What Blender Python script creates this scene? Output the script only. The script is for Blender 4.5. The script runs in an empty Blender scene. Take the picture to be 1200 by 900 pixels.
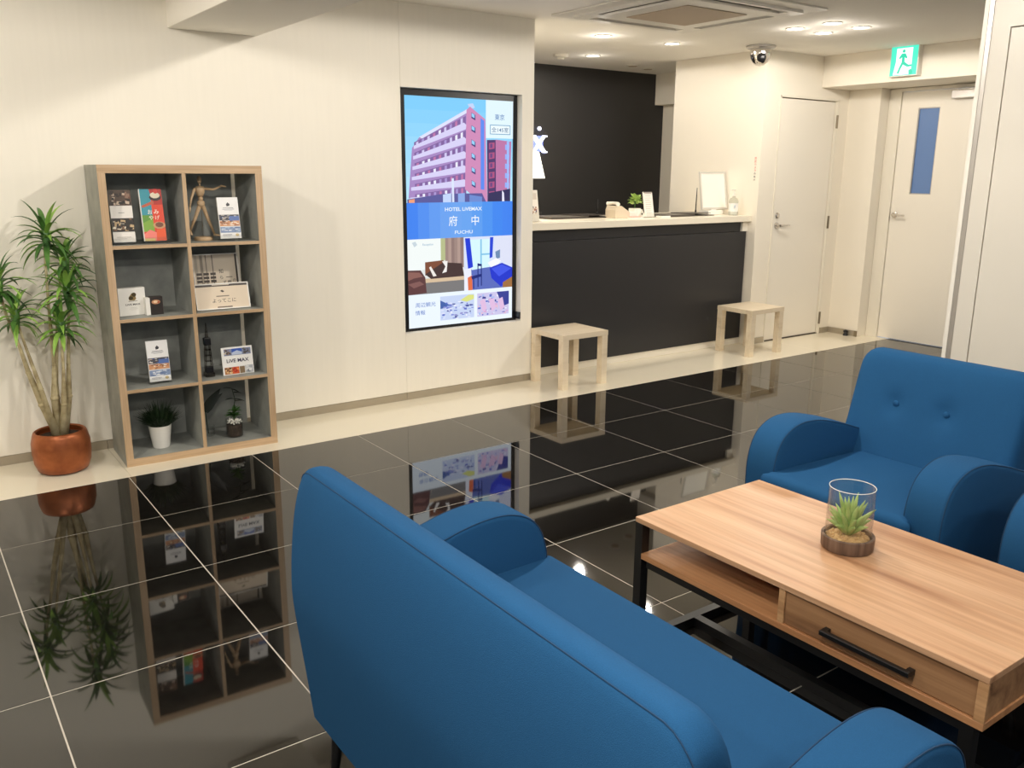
import bpy, bmesh, math, random
from mathutils import Vector, Matrix
random.seed(7)
SC = bpy.context.scene
COL = SC.collection
PI = math.pi

# ------------------------------------------------------------------ camera
F_PX, YAW, PITCH, ROLL, CAM_H = 1023.0, 0.6229, 0.2401, -0.0065, 1.4396
cam_data = bpy.data.cameras.new('camera')
cam = bpy.data.objects.new('camera', cam_data)
COL.objects.link(cam)
cam_data.sensor_fit = 'HORIZONTAL'
cam_data.sensor_width = 36.0
cam_data.lens = 36.0 * F_PX / 1200.0
cam_data.clip_start = 0.02
fwd = Vector((math.sin(YAW) * math.cos(PITCH), math.cos(YAW) * math.cos(PITCH), -math.sin(PITCH)))
r0 = Vector((math.cos(YAW), -math.sin(YAW), 0))
d0 = fwd.cross(r0)
rt = math.cos(ROLL) * r0 + math.sin(ROLL) * d0
dn = -math.sin(ROLL) * r0 + math.cos(ROLL) * d0
m = Matrix.Identity(4)
for i in range(3):
    m[i][0] = rt[i]; m[i][1] = -dn[i]; m[i][2] = -fwd[i]
m[0][3], m[1][3], m[2][3] = 0.0, 0.0, CAM_H
cam.matrix_world = m
SC.camera = cam

# ------------------------------------------------------------------ world + exposure
world = bpy.data.worlds.new('world'); SC.world = world
world.use_nodes = True
bg = world.node_tree.nodes['Background']
bg.inputs[0].default_value = (0.95, 0.97, 1.0, 1)
bg.inputs[1].default_value = 0.5
SC.view_settings.view_transform = 'Standard'
SC.view_settings.look = 'None'
SC.view_settings.exposure = 0.04
SC.view_settings.gamma = 1.0
SC.view_settings.use_curve_mapping = False
SC.cycles.max_bounces = 10
SC.cycles.diffuse_bounces = 6
SC.cycles.transparent_max_bounces = 12
SC.cycles.sample_clamp_indirect = 6.0
SC.cycles.caustics_refractive = False
SC.cycles.caustics_reflective = False

CEIL = 2.385
LAMP_WARM = (1.0, 0.93, 0.835)
# x, y, power of the ceiling downlights; the first seven are in the photograph, the others are unseen, most added to light the lounge and exit door
LIGHTS_SEEN = [
    (4.43, 5.07, 26, 'round recessed ceiling light nearest the end of the screen wall'),
    (5.10, 5.04, 7, 'round recessed ceiling light above the middle of the reception counter'),
    (5.10, 5.96, 14, 'smallest round ceiling light, in front of the black back wall'),
    (5.23, 4.02, 17, 'leftmost of the four clustered ceiling lights'),
    (5.54, 4.02, 17, 'lowest of the four clustered ceiling lights, nearest the dome camera'),
    (5.23, 3.73, 17, 'uppermost of the four clustered ceiling lights'),
    (5.53, 3.72, 17, 'rightmost of the four clustered ceiling lights, nearest the exit sign'),
]
LIGHTS_UNSEEN = [(-0.35, 3.1, 74), (2.35, 2.5, 116), (0.22, 0.6, 125), (2.6, 1.0, 25), (-1.1, 1.0, 80),
                 (0.75, -0.9, 40), (2.6, -0.9, 35), (5.7, 1.4, 95)]  # last one added behind the partition to brighten the exit door

# ------------------------------------------------------------------ materials
def lin(c):
    return tuple((v / 255 / 12.92) if v / 255 <= 0.04045 else ((v / 255 + 0.055) / 1.055) ** 2.4 for v in c)

def mat(name, rgb, rough=0.5, metal=0.0, spec=None, ior=None, noise=0.0, nscale=8.0, bump=0.0, bscale=200.0,
        stretch=(1, 1, 1), sheen=0.0, trans=0.0, coat=0.0, ramp2=None, detail=3.0):
    """Principled material; rgb in sRGB 0-255; optional noise between rgb and ramp2, optional bump."""
    mt = bpy.data.materials.new(name); mt.use_nodes = True
    nt = mt.node_tree; b = nt.nodes['Principled BSDF']
    c = lin(rgb)
    b.inputs['Base Color'].default_value = (*c, 1)
    b.inputs['Roughness'].default_value = rough
    b.inputs['Metallic'].default_value = metal
    if spec is not None: b.inputs['Specular IOR Level'].default_value = spec
    if ior is not None: b.inputs['IOR'].default_value = ior
    if sheen:
        b.inputs['Sheen Weight'].default_value = sheen
        b.inputs['Sheen Roughness'].default_value = 0.5
        b.inputs['Sheen Tint'].default_value = (*c, 1)
    if trans: b.inputs['Transmission Weight'].default_value = trans
    if coat:
        b.inputs['Coat Weight'].default_value = coat; b.inputs['Coat Roughness'].default_value = 0.08
    tc = mp = None
    def coords():
        nonlocal tc, mp
        if tc is None:
            tc = nt.nodes.new('ShaderNodeTexCoord'); mp = nt.nodes.new('ShaderNodeMapping')
            mp.inputs['Scale'].default_value = stretch
            nt.links.new(tc.outputs['Object'], mp.inputs['Vector'])
        return mp.outputs['Vector']
    if noise or ramp2:
        n = nt.nodes.new('ShaderNodeTexNoise'); n.inputs['Scale'].default_value = nscale
        n.inputs['Detail'].default_value = detail
        nt.links.new(coords(), n.inputs['Vector'])
        cr = nt.nodes.new('ShaderNodeValToRGB')
        if ramp2: c2 = lin(ramp2)
        else: c2 = tuple(v * (1 - noise) for v in c)
        cr.color_ramp.elements[0].position = 0.32; cr.color_ramp.elements[1].position = 0.68
        cr.color_ramp.elements[0].color = (*c2, 1); cr.color_ramp.elements[1].color = (*c, 1)
        nt.links.new(n.outputs['Fac'], cr.inputs['Fac'])
        nt.links.new(cr.outputs['Color'], b.inputs['Base Color'])
    if bump:
        n2 = nt.nodes.new('ShaderNodeTexNoise'); n2.inputs['Scale'].default_value = bscale
        n2.inputs['Detail'].default_value = 2
        nt.links.new(coords(), n2.inputs['Vector'])
        bp = nt.nodes.new('ShaderNodeBump'); bp.inputs['Strength'].default_value = bump
        bp.inputs['Distance'].default_value = 0.002
        nt.links.new(n2.outputs['Fac'], bp.inputs['Height'])
        nt.links.new(bp.outputs['Normal'], b.inputs['Normal'])
    return mt

def wood(name, light, mid, dark, axis='Y', rough=0.45, fine=90.0, streak=9.0, warp=0.0, fibre=0.35):
    """Wood grain running along an axis: broad streaks plus fine fibres."""
    mt = bpy.data.materials.new(name); mt.use_nodes = True
    nt = mt.node_tree; b = nt.nodes['Principled BSDF']; b.inputs['Roughness'].default_value = rough
    tc = nt.nodes.new('ShaderNodeTexCoord')
    def noise(scale, along, det, dist=0.0):
        mp = nt.nodes.new('ShaderNodeMapping')
        s = {'X': (along, 1, 1), 'Y': (1, along, 1), 'Z': (1, 1, along)}[axis]
        mp.inputs['Scale'].default_value = s
        nt.links.new(tc.outputs['Object'], mp.inputs['Vector'])
        n = nt.nodes.new('ShaderNodeTexNoise'); n.inputs['Scale'].default_value = scale
        n.inputs['Detail'].default_value = det; n.inputs['Distortion'].default_value = dist
        nt.links.new(mp.outputs['Vector'], n.inputs['Vector'])
        return n.outputs['Fac']
    cr = nt.nodes.new('ShaderNodeValToRGB'); e = cr.color_ramp.elements
    e[0].position = 0.27; e[0].color = (*lin(dark), 1); e[1].position = 0.66; e[1].color = (*lin(light), 1)
    k = e.new(0.43); k.color = (*lin(mid), 1)
    nt.links.new(noise(streak, 0.07, 5, warp), cr.inputs['Fac'])
    mx = nt.nodes.new('ShaderNodeMix'); mx.data_type = 'RGBA'; mx.blend_type = 'MULTIPLY'
    mx.inputs['Factor'].default_value = fibre
    cr2 = nt.nodes.new('ShaderNodeValToRGB'); e2 = cr2.color_ramp.elements
    e2[0].position = 0.35; e2[0].color = (0.55, 0.48, 0.40, 1); e2[1].position = 0.62; e2[1].color = (1, 1, 1, 1)
    nt.links.new(noise(fine, 0.03, 2), cr2.inputs['Fac'])
    nt.links.new(cr.outputs['Color'], mx.inputs[6]); nt.links.new(cr2.outputs['Color'], mx.inputs[7])
    nt.links.new(mx.outputs[2], b.inputs['Base Color'])
    return mt

def emit(name, rgb, strength):
    mt = bpy.data.materials.new(name); mt.use_nodes = True
    nt = mt.node_tree; b = nt.nodes['Principled BSDF']
    b.inputs['Base Color'].default_value = (*lin(rgb), 1)
    b.inputs['Emission Color'].default_value = (*lin(rgb), 1)
    b.inputs['Emission Strength'].default_value = strength
    return mt

def colour_attr(name, rough=0.35, emission=0.0):
    """Flat print or screen: the colours come from the mesh's colour attribute."""
    mt = bpy.data.materials.new(name); mt.use_nodes = True
    nt = mt.node_tree; b = nt.nodes['Principled BSDF']; b.inputs['Roughness'].default_value = rough
    a = nt.nodes.new('ShaderNodeAttribute'); a.attribute_name = 'Col'
    if emission:
        b.inputs['Base Color'].default_value = (0.01, 0.01, 0.012, 1)
        nt.links.new(a.outputs['Color'], b.inputs['Emission Color'])
        b.inputs['Emission Strength'].default_value = emission
    else:
        nt.links.new(a.outputs['Color'], b.inputs['Base Color'])
    return mt

M = {}
M['wall'] = mat('wall_paper', (243, 238, 226), 0.75, bump=0.10, bscale=90, stretch=(1, 1, 0.06), noise=0.02, nscale=40)
M['pier'] = mat('pier_paper', (240, 233, 219), 0.75, bump=0.12, bscale=120)
M['ceiling'] = mat('ceiling_paint', (250, 246, 238), 0.85)
M['black_wall'] = mat('black_wall_panel', (46, 45, 45), 0.45)
M['black_panel'] = mat('black_counter_panel', (38, 38, 41), 0.4)
M['tile'] = mat('black_polished_stone', (20, 18, 16), 0.035, ior=1.82, noise=0.04, nscale=30)
M['grout'] = mat('pale_grout', (196, 190, 178), 0.7)
M['slab'] = mat('cream_polished_stone', (238, 230, 210), 0.12, ior=1.5)
M['slab_joint'] = mat('slab_joint', (170, 160, 140), 0.7)
M['steel_trim'] = mat('brushed_skirting', (176, 166, 148), 0.28, metal=0.35)
M['white_paint'] = mat('white_paint', (236, 230, 216), 0.4)
M['white_counter'] = mat('white_counter_top', (240, 232, 214), 0.25)
M['door_white'] = mat('door_white', (242, 236, 224), 0.4)
M['part_white'] = mat('partition_white', (220, 215, 204), 0.4)
M['alu'] = mat('aluminium', (190, 186, 182), 0.3, metal=0.7)
M['chrome'] = mat('chrome', (215, 210, 205), 0.12, metal=1.0)
M['bronze'] = mat('hinge_metal', (150, 138, 118), 0.35, metal=0.8)
M['black_metal'] = mat('black_metal', (20, 20, 21), 0.4)
M['black_plastic'] = mat('black_plastic', (18, 18, 22), 0.3)
M['white_plastic'] = mat('white_plastic', (238, 234, 224), 0.4)
M['grey_plastic'] = mat('grey_plastic', (190, 172, 150), 0.6)
M['dark_slot'] = mat('dark_slot', (70, 62, 52), 0.6)
M['fabric'] = mat('blue_fabric', (33, 82, 126), 0.9, noise=0.10, nscale=420, bump=0.35, bscale=700, sheen=0.12, spec=0.15)
M['seam'] = mat('blue_seam', (22, 58, 92), 0.9)
M['oak'] = wood('table_oak', (214, 174, 138), (200, 156, 119), (168, 120, 84), 'Y', 0.42, 80, 16)
M['oak_shelf'] = wood('shelf_oak', (200, 150, 106), (184, 132, 90), (154, 106, 68), 'Y', 0.45, 90, 16)
M['walnut'] = wood('drawer_oak', (182, 140, 100), (152, 112, 78), (98, 68, 46), 'Y', 0.5, 90, 12, 1.2)
M['edge_oak'] = wood('edge_oak', (206, 162, 118), (192, 148, 104), (166, 122, 82), 'Y', 0.5, 120, 24)
M['birch'] = wood('bookcase_edge', (206, 178, 146), (196, 168, 134), (176, 146, 112), 'Z', 0.5, 120, 20)
M['birch_h'] = wood('bookcase_edge_across', (206, 178, 146), (196, 168, 134), (176, 146, 112), 'X', 0.5, 120, 20)
M['concrete'] = mat('grey_concrete_board', (168, 168, 158), 0.55, ramp2=(140, 141, 134), nscale=9, detail=6)
M['concrete_in'] = mat('grey_concrete_inside', (168, 171, 166), 0.55, ramp2=(138, 141, 137), nscale=9, detail=6)
M['stool'] = wood('stool_birch', (236, 222, 196), (230, 214, 188), (216, 198, 168), 'X', 0.4, 110, 18, 0.0, 0.10)
M['copper'] = mat('copper_pot', (178, 104, 62), 0.38, metal=0.55, ramp2=(140, 76, 42), nscale=14, bump=0.3, bscale=90)
M['soil'] = mat('soil', (60, 44, 32), 0.95, noise=0.5, nscale=60, bump=1.0, bscale=120)
M['bark'] = mat('pale_bark', (200, 188, 150), 0.8, ramp2=(150, 134, 98), nscale=22, bump=0.8, bscale=60)
M['leaf'] = mat('green_leaf', (86, 130, 60), 0.4, ramp2=(54, 94, 42), nscale=12)
M['leaf_bright'] = mat('bright_green_leaf', (156, 194, 92), 0.4, ramp2=(112, 160, 66), nscale=12)
M['leaf_dark'] = mat('dark_green_leaf', (36, 58, 30), 0.45, ramp2=(22, 38, 20), nscale=20)
M['leaf_black'] = mat('blackish_leaf', (30, 38, 30), 0.4)
M['succulent'] = mat('succulent_leaf', (186, 204, 128), 0.5, ramp2=(146, 180, 98), nscale=30)
M['small_leaf'] = mat('light_leaf', (186, 210, 120), 0.45, ramp2=(130, 168, 76), nscale=40)
M['gravel'] = mat('tan_gravel', (226, 190, 138), 0.9, ramp2=(196, 154, 104), nscale=90)
M['bowl'] = wood('grey_brown_wood', (138, 116, 100), (112, 92, 78), (76, 60, 50), 'Z', 0.7, 120, 40)
M['mannequin'] = mat('pale_wood', (214, 184, 148), 0.5, ramp2=(198, 166, 128), nscale=30)
M['ceramic'] = mat('white_ceramic', (240, 238, 232), 0.2)
M['paper'] = mat('white_paper', (238, 236, 230), 0.6)
M['dark_leather'] = mat('dark_leather', (52, 44, 38), 0.4, bump=0.2, bscale=300)
M['mat_grey'] = mat('grey_desk_mat', (104, 98, 90), 0.35)
M['print'] = colour_attr('printed_card', 0.35)
M['screen'] = colour_attr('lit_screen', 0.6, 1.0)
M['screen'].node_tree.nodes['Principled BSDF'].inputs['Specular IOR Level'].default_value = 0.1
M['signlit'] = colour_attr('lit_exit_sign', 0.4, 1.25)
M['lens'] = emit('lamp_lens', (255, 246, 226), 14.0)
M['shade'] = emit('lit_lamp_shade', (255, 248, 236), 2.2)
M['letter'] = emit('lit_letter', (235, 238, 255), 1.6)
M['letter_side'] = emit('letter_glow_side', (120, 135, 235), 0.9)
M['blue_pane'] = mat('blue_frosted_pane', (104, 136, 190), 0.25)
M['glass'] = None
def make_glass(name, tint, rough=0.0):
    mt = bpy.data.materials.new(name); mt.use_nodes = True
    nt = mt.node_tree; nt.nodes.clear()
    out = nt.nodes.new('ShaderNodeOutputMaterial')
    tr = nt.nodes.new('ShaderNodeBsdfTransparent'); tr.inputs[0].default_value = (*tint, 1)
    gl = nt.nodes.new('ShaderNodeBsdfGlossy'); gl.inputs['Roughness'].default_value = 0.02 + rough
    lw = nt.nodes.new('ShaderNodeLayerWeight'); lw.inputs[0].default_value = 0.5
    pw = nt.nodes.new('ShaderNodeMath'); pw.operation = 'POWER'; pw.inputs[1].default_value = 3.0
    nt.links.new(lw.outputs['Facing'], pw.inputs[0])
    fr = nt.nodes.new('ShaderNodeMapRange'); fr.inputs['To Min'].default_value = 0.03; fr.inputs['To Max'].default_value = 0.5
    nt.links.new(pw.outputs[0], fr.inputs['Value'])
    mx = nt.nodes.new('ShaderNodeMixShader')
    nt.links.new(fr.outputs['Result'], mx.inputs[0]); nt.links.new(tr.outputs[0], mx.inputs[1]); nt.links.new(gl.outputs[0], mx.inputs[2])
    nt.links.new(mx.outputs[0], out.inputs[0])
    return mt
M['glass'] = make_glass('clear_glass', (0.96, 0.965, 0.96))
M['smoked'] = make_glass('smoked_glass', (0.58, 0.55, 0.53))

# ------------------------------------------------------------------ mesh builder
class B:
    def __init__(self): self.bm = bmesh.new()
    def box(self, x0, x1, y0, y1, z0, z1, bevel=0.0, seg=2):
        t = bmesh.new()
        bmesh.ops.create_cube(t, size=1)
        for v in t.verts:
            v.co = Vector(((x0 + x1) / 2 + v.co.x * (x1 - x0), (y0 + y1) / 2 + v.co.y * (y1 - y0), (z0 + z1) / 2 + v.co.z * (z1 - z0)))
        if bevel:
            bmesh.ops.bevel(t, geom=t.edges[:], offset=bevel, segments=seg, profile=0.5, affect='EDGES')
        return self.join(t)
    def join(self, t, mtx=None):
        if mtx is not None: bmesh.ops.transform(t, matrix=mtx, verts=t.verts)
        me = bpy.data.meshes.new('tmp'); t.to_mesh(me); t.free()
        self.bm.from_mesh(me); bpy.data.meshes.remove(me)
        return self
    def lathe(self, prof, n=24, cx=0, cy=0, mtx=None):
        """prof: list of (radius, z), revolved about z; radius 0 ends close."""
        t = bmesh.new(); rings = []
        for r, z in prof:
            if r <= 1e-6: rings.append([t.verts.new((cx, cy, z))])
            else: rings.append([t.verts.new((cx + r * math.cos(2 * PI * i / n), cy + r * math.sin(2 * PI * i / n), z)) for i in range(n)])
        for a, b in zip(rings, rings[1:]):
            for i in range(n):
                j = (i + 1) % n
                if len(a) == 1 and len(b) == 1: continue
                if len(a) == 1: t.faces.new((a[0], b[j], b[i]))
                elif len(b) == 1: t.faces.new((a[i], a[j], b[0]))
                else: t.faces.new((a[i], a[j], b[j], b[i]))
        bmesh.ops.recalc_face_normals(t, faces=t.faces[:])
        return self.join(t, mtx)
    def tube(self, pts, rad, n=8, caps=True):
        """A round bar through pts; rad a number or one per point."""
        t = bmesh.new(); pts = [Vector(p) for p in pts]
        if not isinstance(rad, (list, tuple)): rad = [rad] * len(pts)
        rings = []; ref = Vector((0, 0, 1))
        for i, p in enumerate(pts):
            d = (pts[min(i + 1, len(pts) - 1)] - pts[max(i - 1, 0)]).normalized()
            if abs(d.dot(ref)) > 0.95: ref = Vector((1, 0, 0)) if abs(d.x) < 0.9 else Vector((0, 1, 0))
            u = d.cross(ref).normalized(); v = d.cross(u).normalized()
            rings.append([t.verts.new(p + rad[i] * (u * math.cos(2 * PI * k / n) + v * math.sin(2 * PI * k / n))) for k in range(n)])
        for a, b in zip(rings, rings[1:]):
            for k in range(n): t.faces.new((a[k], a[(k + 1) % n], b[(k + 1) % n], b[k]))
        if caps:
            t.faces.new(rings[0]); t.faces.new(rings[-1])
        bmesh.ops.recalc_face_normals(t, faces=t.faces[:])
        return self.join(t)
    def prism(self, poly, a, b):
        """poly: list of 3D points, extruded by vector b-a (a = start offset)."""
        t = bmesh.new(); a = Vector(a); b = Vector(b)
        lo = [t.verts.new(Vector(p) + a) for p in poly]; hi = [t.verts.new(Vector(p) + b) for p in poly]
        n = len(poly); t.faces.new(lo); t.faces.new(hi)
        for i in range(n): t.faces.new((lo[i], lo[(i + 1) % n], hi[(i + 1) % n], hi[i]))
        bmesh.ops.recalc_face_normals(t, faces=t.faces[:])
        return self.join(t)
    def ball(self, c, r, sx=1, sy=1, sz=1, sub=2, rot=None):
        t = bmesh.new(); bmesh.ops.create_icosphere(t, subdivisions=sub, radius=r)
        mt = Matrix.Translation(c)
        if rot is not None: mt = mt @ rot
        return self.join(t, mt @ Matrix.Diagonal((sx, sy, sz, 1)))
    def blade(self, base, direction, up, length, width, droop=0.3, seg=5, thick=0.0015, fold=0.25):
        """A long pointed leaf with a mid fold that bends downwards."""
        t = bmesh.new(); p = Vector(base); d = Vector(direction).normalized(); side = d.cross(Vector(up))
        if side.length < 1e-3: side = d.cross(Vector((1, 0, 0)))
        side.normalize(); rows = []
        for i in range(seg + 1):
            f = i / seg
            w = width * (0.55 + 0.45 * math.sin(min(1, f * 2.2) * PI / 2)) * (1 - f ** 2.2)
            nrm = side.cross(d).normalized()
            if f >= 0.999: rows.append([t.verts.new(p)])
            else: rows.append([t.verts.new(p - side * w / 2 + nrm * w * fold), t.verts.new(p), t.verts.new(p + side * w / 2 + nrm * w * fold)])
            p = p + d * (length / seg)
            d = (d + Vector((0, 0, -droop / seg))).normalized()
        for a, b in zip(rows, rows[1:]):
            if len(b) == 3:
                t.faces.new((a[0], a[1], b[1], b[0])); t.faces.new((a[1], a[2], b[2], b[1]))
            else:
                t.faces.new((a[0], a[1], b[0])); t.faces.new((a[1], a[2], b[0]))
        return self.join(t)
    def loft(self, sections):
        """Closed loops of equal length joined end to end, with caps."""
        t = bmesh.new(); rings = [[t.verts.new(p) for p in s] for s in sections]; n = len(rings[0])
        for a, b in zip(rings, rings[1:]):
            for i in range(n): t.faces.new((a[i], a[(i + 1) % n], b[(i + 1) % n], b[i]))
        t.faces.new(rings[0]); t.faces.new(rings[-1])
        bmesh.ops.recalc_face_normals(t, faces=t.faces[:])
        return self.join(t)
    def build(self, name, material, parent=None, smooth=False, sharp=None):
        me = bpy.data.meshes.new(name); 
        if smooth:
            self.bm.normal_update()
            for f in self.bm.faces:   # flat sides stay flat, only the rounded edges are smooth
                f.smooth = not (sharp is not None and sharp <= 40 and max(abs(c_) for c_ in f.normal) > 0.9999)
            if sharp is not None:
                for e in self.bm.edges:
                    if len(e.link_faces) == 2 and e.calc_face_angle(0) > math.radians(sharp): e.smooth = False
        self.bm.to_mesh(me); self.bm.free()
        me.materials.append(material)
        o = bpy.data.objects.new(name, me); COL.objects.link(o)
        if parent is not None: o.parent = parent
        return o

def props(o, label=None, cat=None, group=None, kind=None):
    if label: o['label'] = label
    if cat: o['category'] = cat
    if group: o['group'] = group
    if kind: o['kind'] = kind
    return o
def thing(name, label, cat, loc=(0, 0, 0), rz=0.0, group=None):
    o = bpy.data.objects.new(name, None); COL.objects.link(o)
    o.empty_display_size = 0.05
    o.location = loc; o.rotation_euler = (0, 0, rz)
    return props(o, label, cat, group)
def structure(o, label=None, cat=None):
    return props(o, label, cat, kind='structure')
def box(name, material, x0, x1, y0, y1, z0, z1, parent=None, bevel=0.0):
    return B().box(x0, x1, y0, y1, z0, z1, bevel).build(name, material, parent, smooth=bool(bevel), sharp=40 if bevel else None)
def copy_part(o, parent, loc=None):
    c = o.copy(); COL.objects.link(c); c.parent = parent
    if loc is not None: c.location = loc
    return c
def copy_tree(o, parent=None):
    c = o.copy(); COL.objects.link(c)
    if parent is not None: c.parent = parent
    for ch in list(o.children): copy_tree(ch, c)
    return c

# ------------------------------------------------------------------ flat print
_glyphs = {}
def glyphs(s, bold=0.0):
    """Triangles of a piece of lettering, scaled so that its height is 1 (x from 0 to w)."""
    if (s, bold) not in _glyphs:
        cu = bpy.data.curves.new('lettering', 'FONT'); cu.body = s; cu.resolution_u = 2; cu.offset = bold
        ob = bpy.data.objects.new('lettering', cu); COL.objects.link(ob)
        bpy.context.view_layer.update()
        me = ob.to_mesh()
        vs = [v.co.xy.copy() for v in me.vertices]; fs = [tuple(p.vertices) for p in me.polygons]
        ob.to_mesh_clear(); bpy.data.objects.remove(ob); bpy.data.curves.remove(cu)
        x0 = min(v.x for v in vs); x1 = max(v.x for v in vs); y0 = min(v.y for v in vs); y1 = max(v.y for v in vs)
        h = y1 - y0
        _glyphs[s, bold] = ([((v.x - x0) / h, (v.y - y0) / h) for v in vs], fs, (x1 - x0) / h)
    return _glyphs[s, bold]
class Pic:
    """Flat picture: coloured polygons in (u, v), u right and v up, in metres, each on its own thin layer."""
    def __init__(self, w, h, ground=None):
        self.w, self.h, self.items, self.n = w, h, [], 0
        if ground: self.rect(0, 0, 1, 1, ground)
    def poly(self, pts, col):
        self.items.append(([(x * self.w, (1 - y) * self.h) for x, y in pts], [tuple(range(len(pts)))], lin(col), self.n)); self.n += 1
    def rect(self, x0, y0, x1, y1, col): self.poly([(x0, y0), (x1, y0), (x1, y1), (x0, y1)], col)
    def blob(self, cx, cy, rx, ry, col, n=10, jit=0.0):
        self.poly([(cx + rx * (1 + jit * (random.random() - .5)) * math.cos(2 * PI * i / n), cy + ry * (1 + jit * (random.random() - .5)) * math.sin(2 * PI * i / n)) for i in range(n)], col)
    def text(self, s, cx, cy, h, col, width=None):
        """Centred at (cx, cy); h is the lettering's height as a share of the picture's height."""
        vs, fs, w = glyphs(s, 0.018 if s.isascii() else 0.004); hh = h * self.h
        sx = hh if width is None else width * self.w / w
        self.items.append(([(cx * self.w + (x - w / 2) * sx, (1 - cy) * self.h + (y - .5) * hh) for x, y in vs], fs, lin(col), self.n)); self.n += 1
    def scatter(self, x0, y0, x1, y1, cols, k, smin=.04, smax=.12):
        """A busy photo: many small patches, kept inside the rectangle."""
        for _ in range(k):
            a = random.uniform(smin, smax) * (x1 - x0); b = random.uniform(smin, smax) * (y1 - y0)
            x = random.uniform(x0, x1 - a); y = random.uniform(y0, y1 - b)
            q = 0.3
            self.poly([(x + a * q * random.random(), y), (x + a, y + b * q * random.random()), (x + a * (1 - q * random.random()), y + b), (x, y + b * (1 - q * random.random()))], random.choice(cols))
    def build(self, name, material, parent, origin, U, V, layer=0.00004):
        """origin is the lower left corner; U and V unit vectors."""
        U = Vector(U); V = Vector(V); N = U.cross(V); O = Vector(origin)
        verts, faces, cols = [], [], []
        for pts, fs, c, k in self.items:
            base = len(verts)
            verts += [O + U * x + V * y + N * (layer * (k + 1)) for x, y in pts]
            for f in fs: faces.append(tuple(i + base for i in f)); cols.append((c, len(f)))
        me = bpy.data.meshes.new(name); me.from_pydata([tuple(v) for v in verts], [], faces)
        ca = me.color_attributes.new('Col', 'FLOAT_COLOR', 'CORNER'); i = 0
        for c, k in cols:
            for _ in range(k): ca.data[i].color = (*c, 1); i += 1
        me.materials.append(material)
        o = bpy.data.objects.new(name, me); COL.objects.link(o); o.parent = parent
        # orient towards N
        if me.polygons and me.polygons[0].normal.dot(N) < 0: me.flip_normals()
        return o

# ================================================================== SETTING
YW = 4.80          # face of the long wall
YE = 4.282         # edge between black tiles and pale strip
# floor: pale grout bed with one object per black tile
floor = structure(box('floor', M['grout'], -2.6, 7.3, -3.0, YE, -0.06, -0.0012))
TX, TY, G = 0.600, 0.590, 0.0022
tile_mesh = None
for i in range(-5, 13):
    x0 = 0.2187 + i * TX
    if x0 > 7.25: break
    for j in range(0, 12):
        y1 = 4.2797 - j * TY
        wid = min(TX, 7.25 - x0)
        if wid > TX - 1e-6:
            if tile_mesh is None:
                t = B().box(-TX / 2 + G, TX / 2 - G, -TY / 2 + G, TY / 2 - G, -0.01, 0.0, 0.0006, 1).build('tile', M['tile'], floor)
                tile_mesh = t
            else: t = copy_part(tile_mesh, floor)
        else:
            t = B().box(-TX / 2 + G, -TX / 2 + wid - G, -TY / 2 + G, TY / 2 - G, -0.01, 0.0, 0.0006, 1).build('tile', M['tile'], floor)
        t.location = (x0 + TX / 2, y1 - TY / 2, 0)
# pale stone strip along the walls
strip = structure(box('trim_1', M['slab_joint'], -2.6, 7.2, YE, 6.9, -0.06, -0.002))
xs = [-2.6, -0.97, 0.83, 2.63, 4.43, 6.23, 7.2]
for a, b in zip(xs, xs[1:]):
    box('slab', M['slab'], a + 0.0006, b - 0.0006, YE + 0.001, 4.93, -0.02, 0.0, strip, 0.0005)
box('slab', M['slab'], 3.45, 6.8, 4.931, 6.9, -0.02, 0.0, strip)
# ceiling and the beam under it
structure(box('ceiling', M['ceiling'], -2.6, 7.4, -3.0, 7.0, CEIL, CEIL + 0.12))
structure(box('trim_2', M['ceiling'], 1.31, 1.765, -2.6, YW, 2.12, CEIL, bevel=0.004))
# long wall with an opening for the screen
OX0, OX1, OZ0, OZ1 = 2.622, 3.515, 0.432, 1.916
wall = structure(box('wall_back', M['wall'], -2.6, 2.6192, YW, YW + 0.16, 0.05, CEIL))
for a in ((2.6206, 3.61, OZ1, CEIL), (2.6206, 3.61, 0.05, OZ0)):
    box('panel', M['wall'], a[0], a[1], YW, YW + 0.16, a[2], a[3], wall)
box('panel', M['wall'], OX1, 3.61, YW, YW + 0.16, OZ0, OZ1, wall)
box('backing', M['wall'], 2.60, 3.60, YW + 0.161, YW + 0.18, 0.05, CEIL, wall)
bb = structure(box('baseboard_back', M['steel_trim'], -2.6, 0.83, YW + 0.004, YW + 0.15, 0.0, 0.047))
for a, b in ((0.832, 2.620), (2.623, 3.552), (3.555, 3.608)):
    box('skirting_length', M['steel_trim'], a, b, YW + 0.004, YW + 0.15, 0.0, 0.047, bb)
structure(box('wall_left', M['wall'], -2.75, -2.6, -3.0, 4.96, 0.0, CEIL))
# reception alcove
structure(box('wall_alcove_left', M['wall'], 3.45, 3.58, 4.97, 6.75, 0.0, CEIL))
structure(box('wall_alcove_back', M['black_wall'], 3.45, 6.695, 6.70, 6.85, 0.0, CEIL))
structure(box('wall_alcove_right', M['pier'], 6.695, 6.85, 5.80, 6.85, 0.0, CEIL))
structure(box('trim_3', M['pier'], 6.575, 6.695, 5.80, 6.70, 2.09, CEIL))
pier = structure(box('wall_pier', M['pier'], 5.93, 6.13, YW, 5.80, 0.0, CEIL))
box('panel', M['pier'], 6.13, 6.90, YW, 5.80, 2.045, CEIL, pier)
box('panel', M['pier'], 6.90, 7.06, YW, 5.80, 0.0, CEIL, pier)
box('panel', M['pier'], 6.13, 6.90, 4.88, 5.80, 0.0, 2.045, pier)
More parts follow.
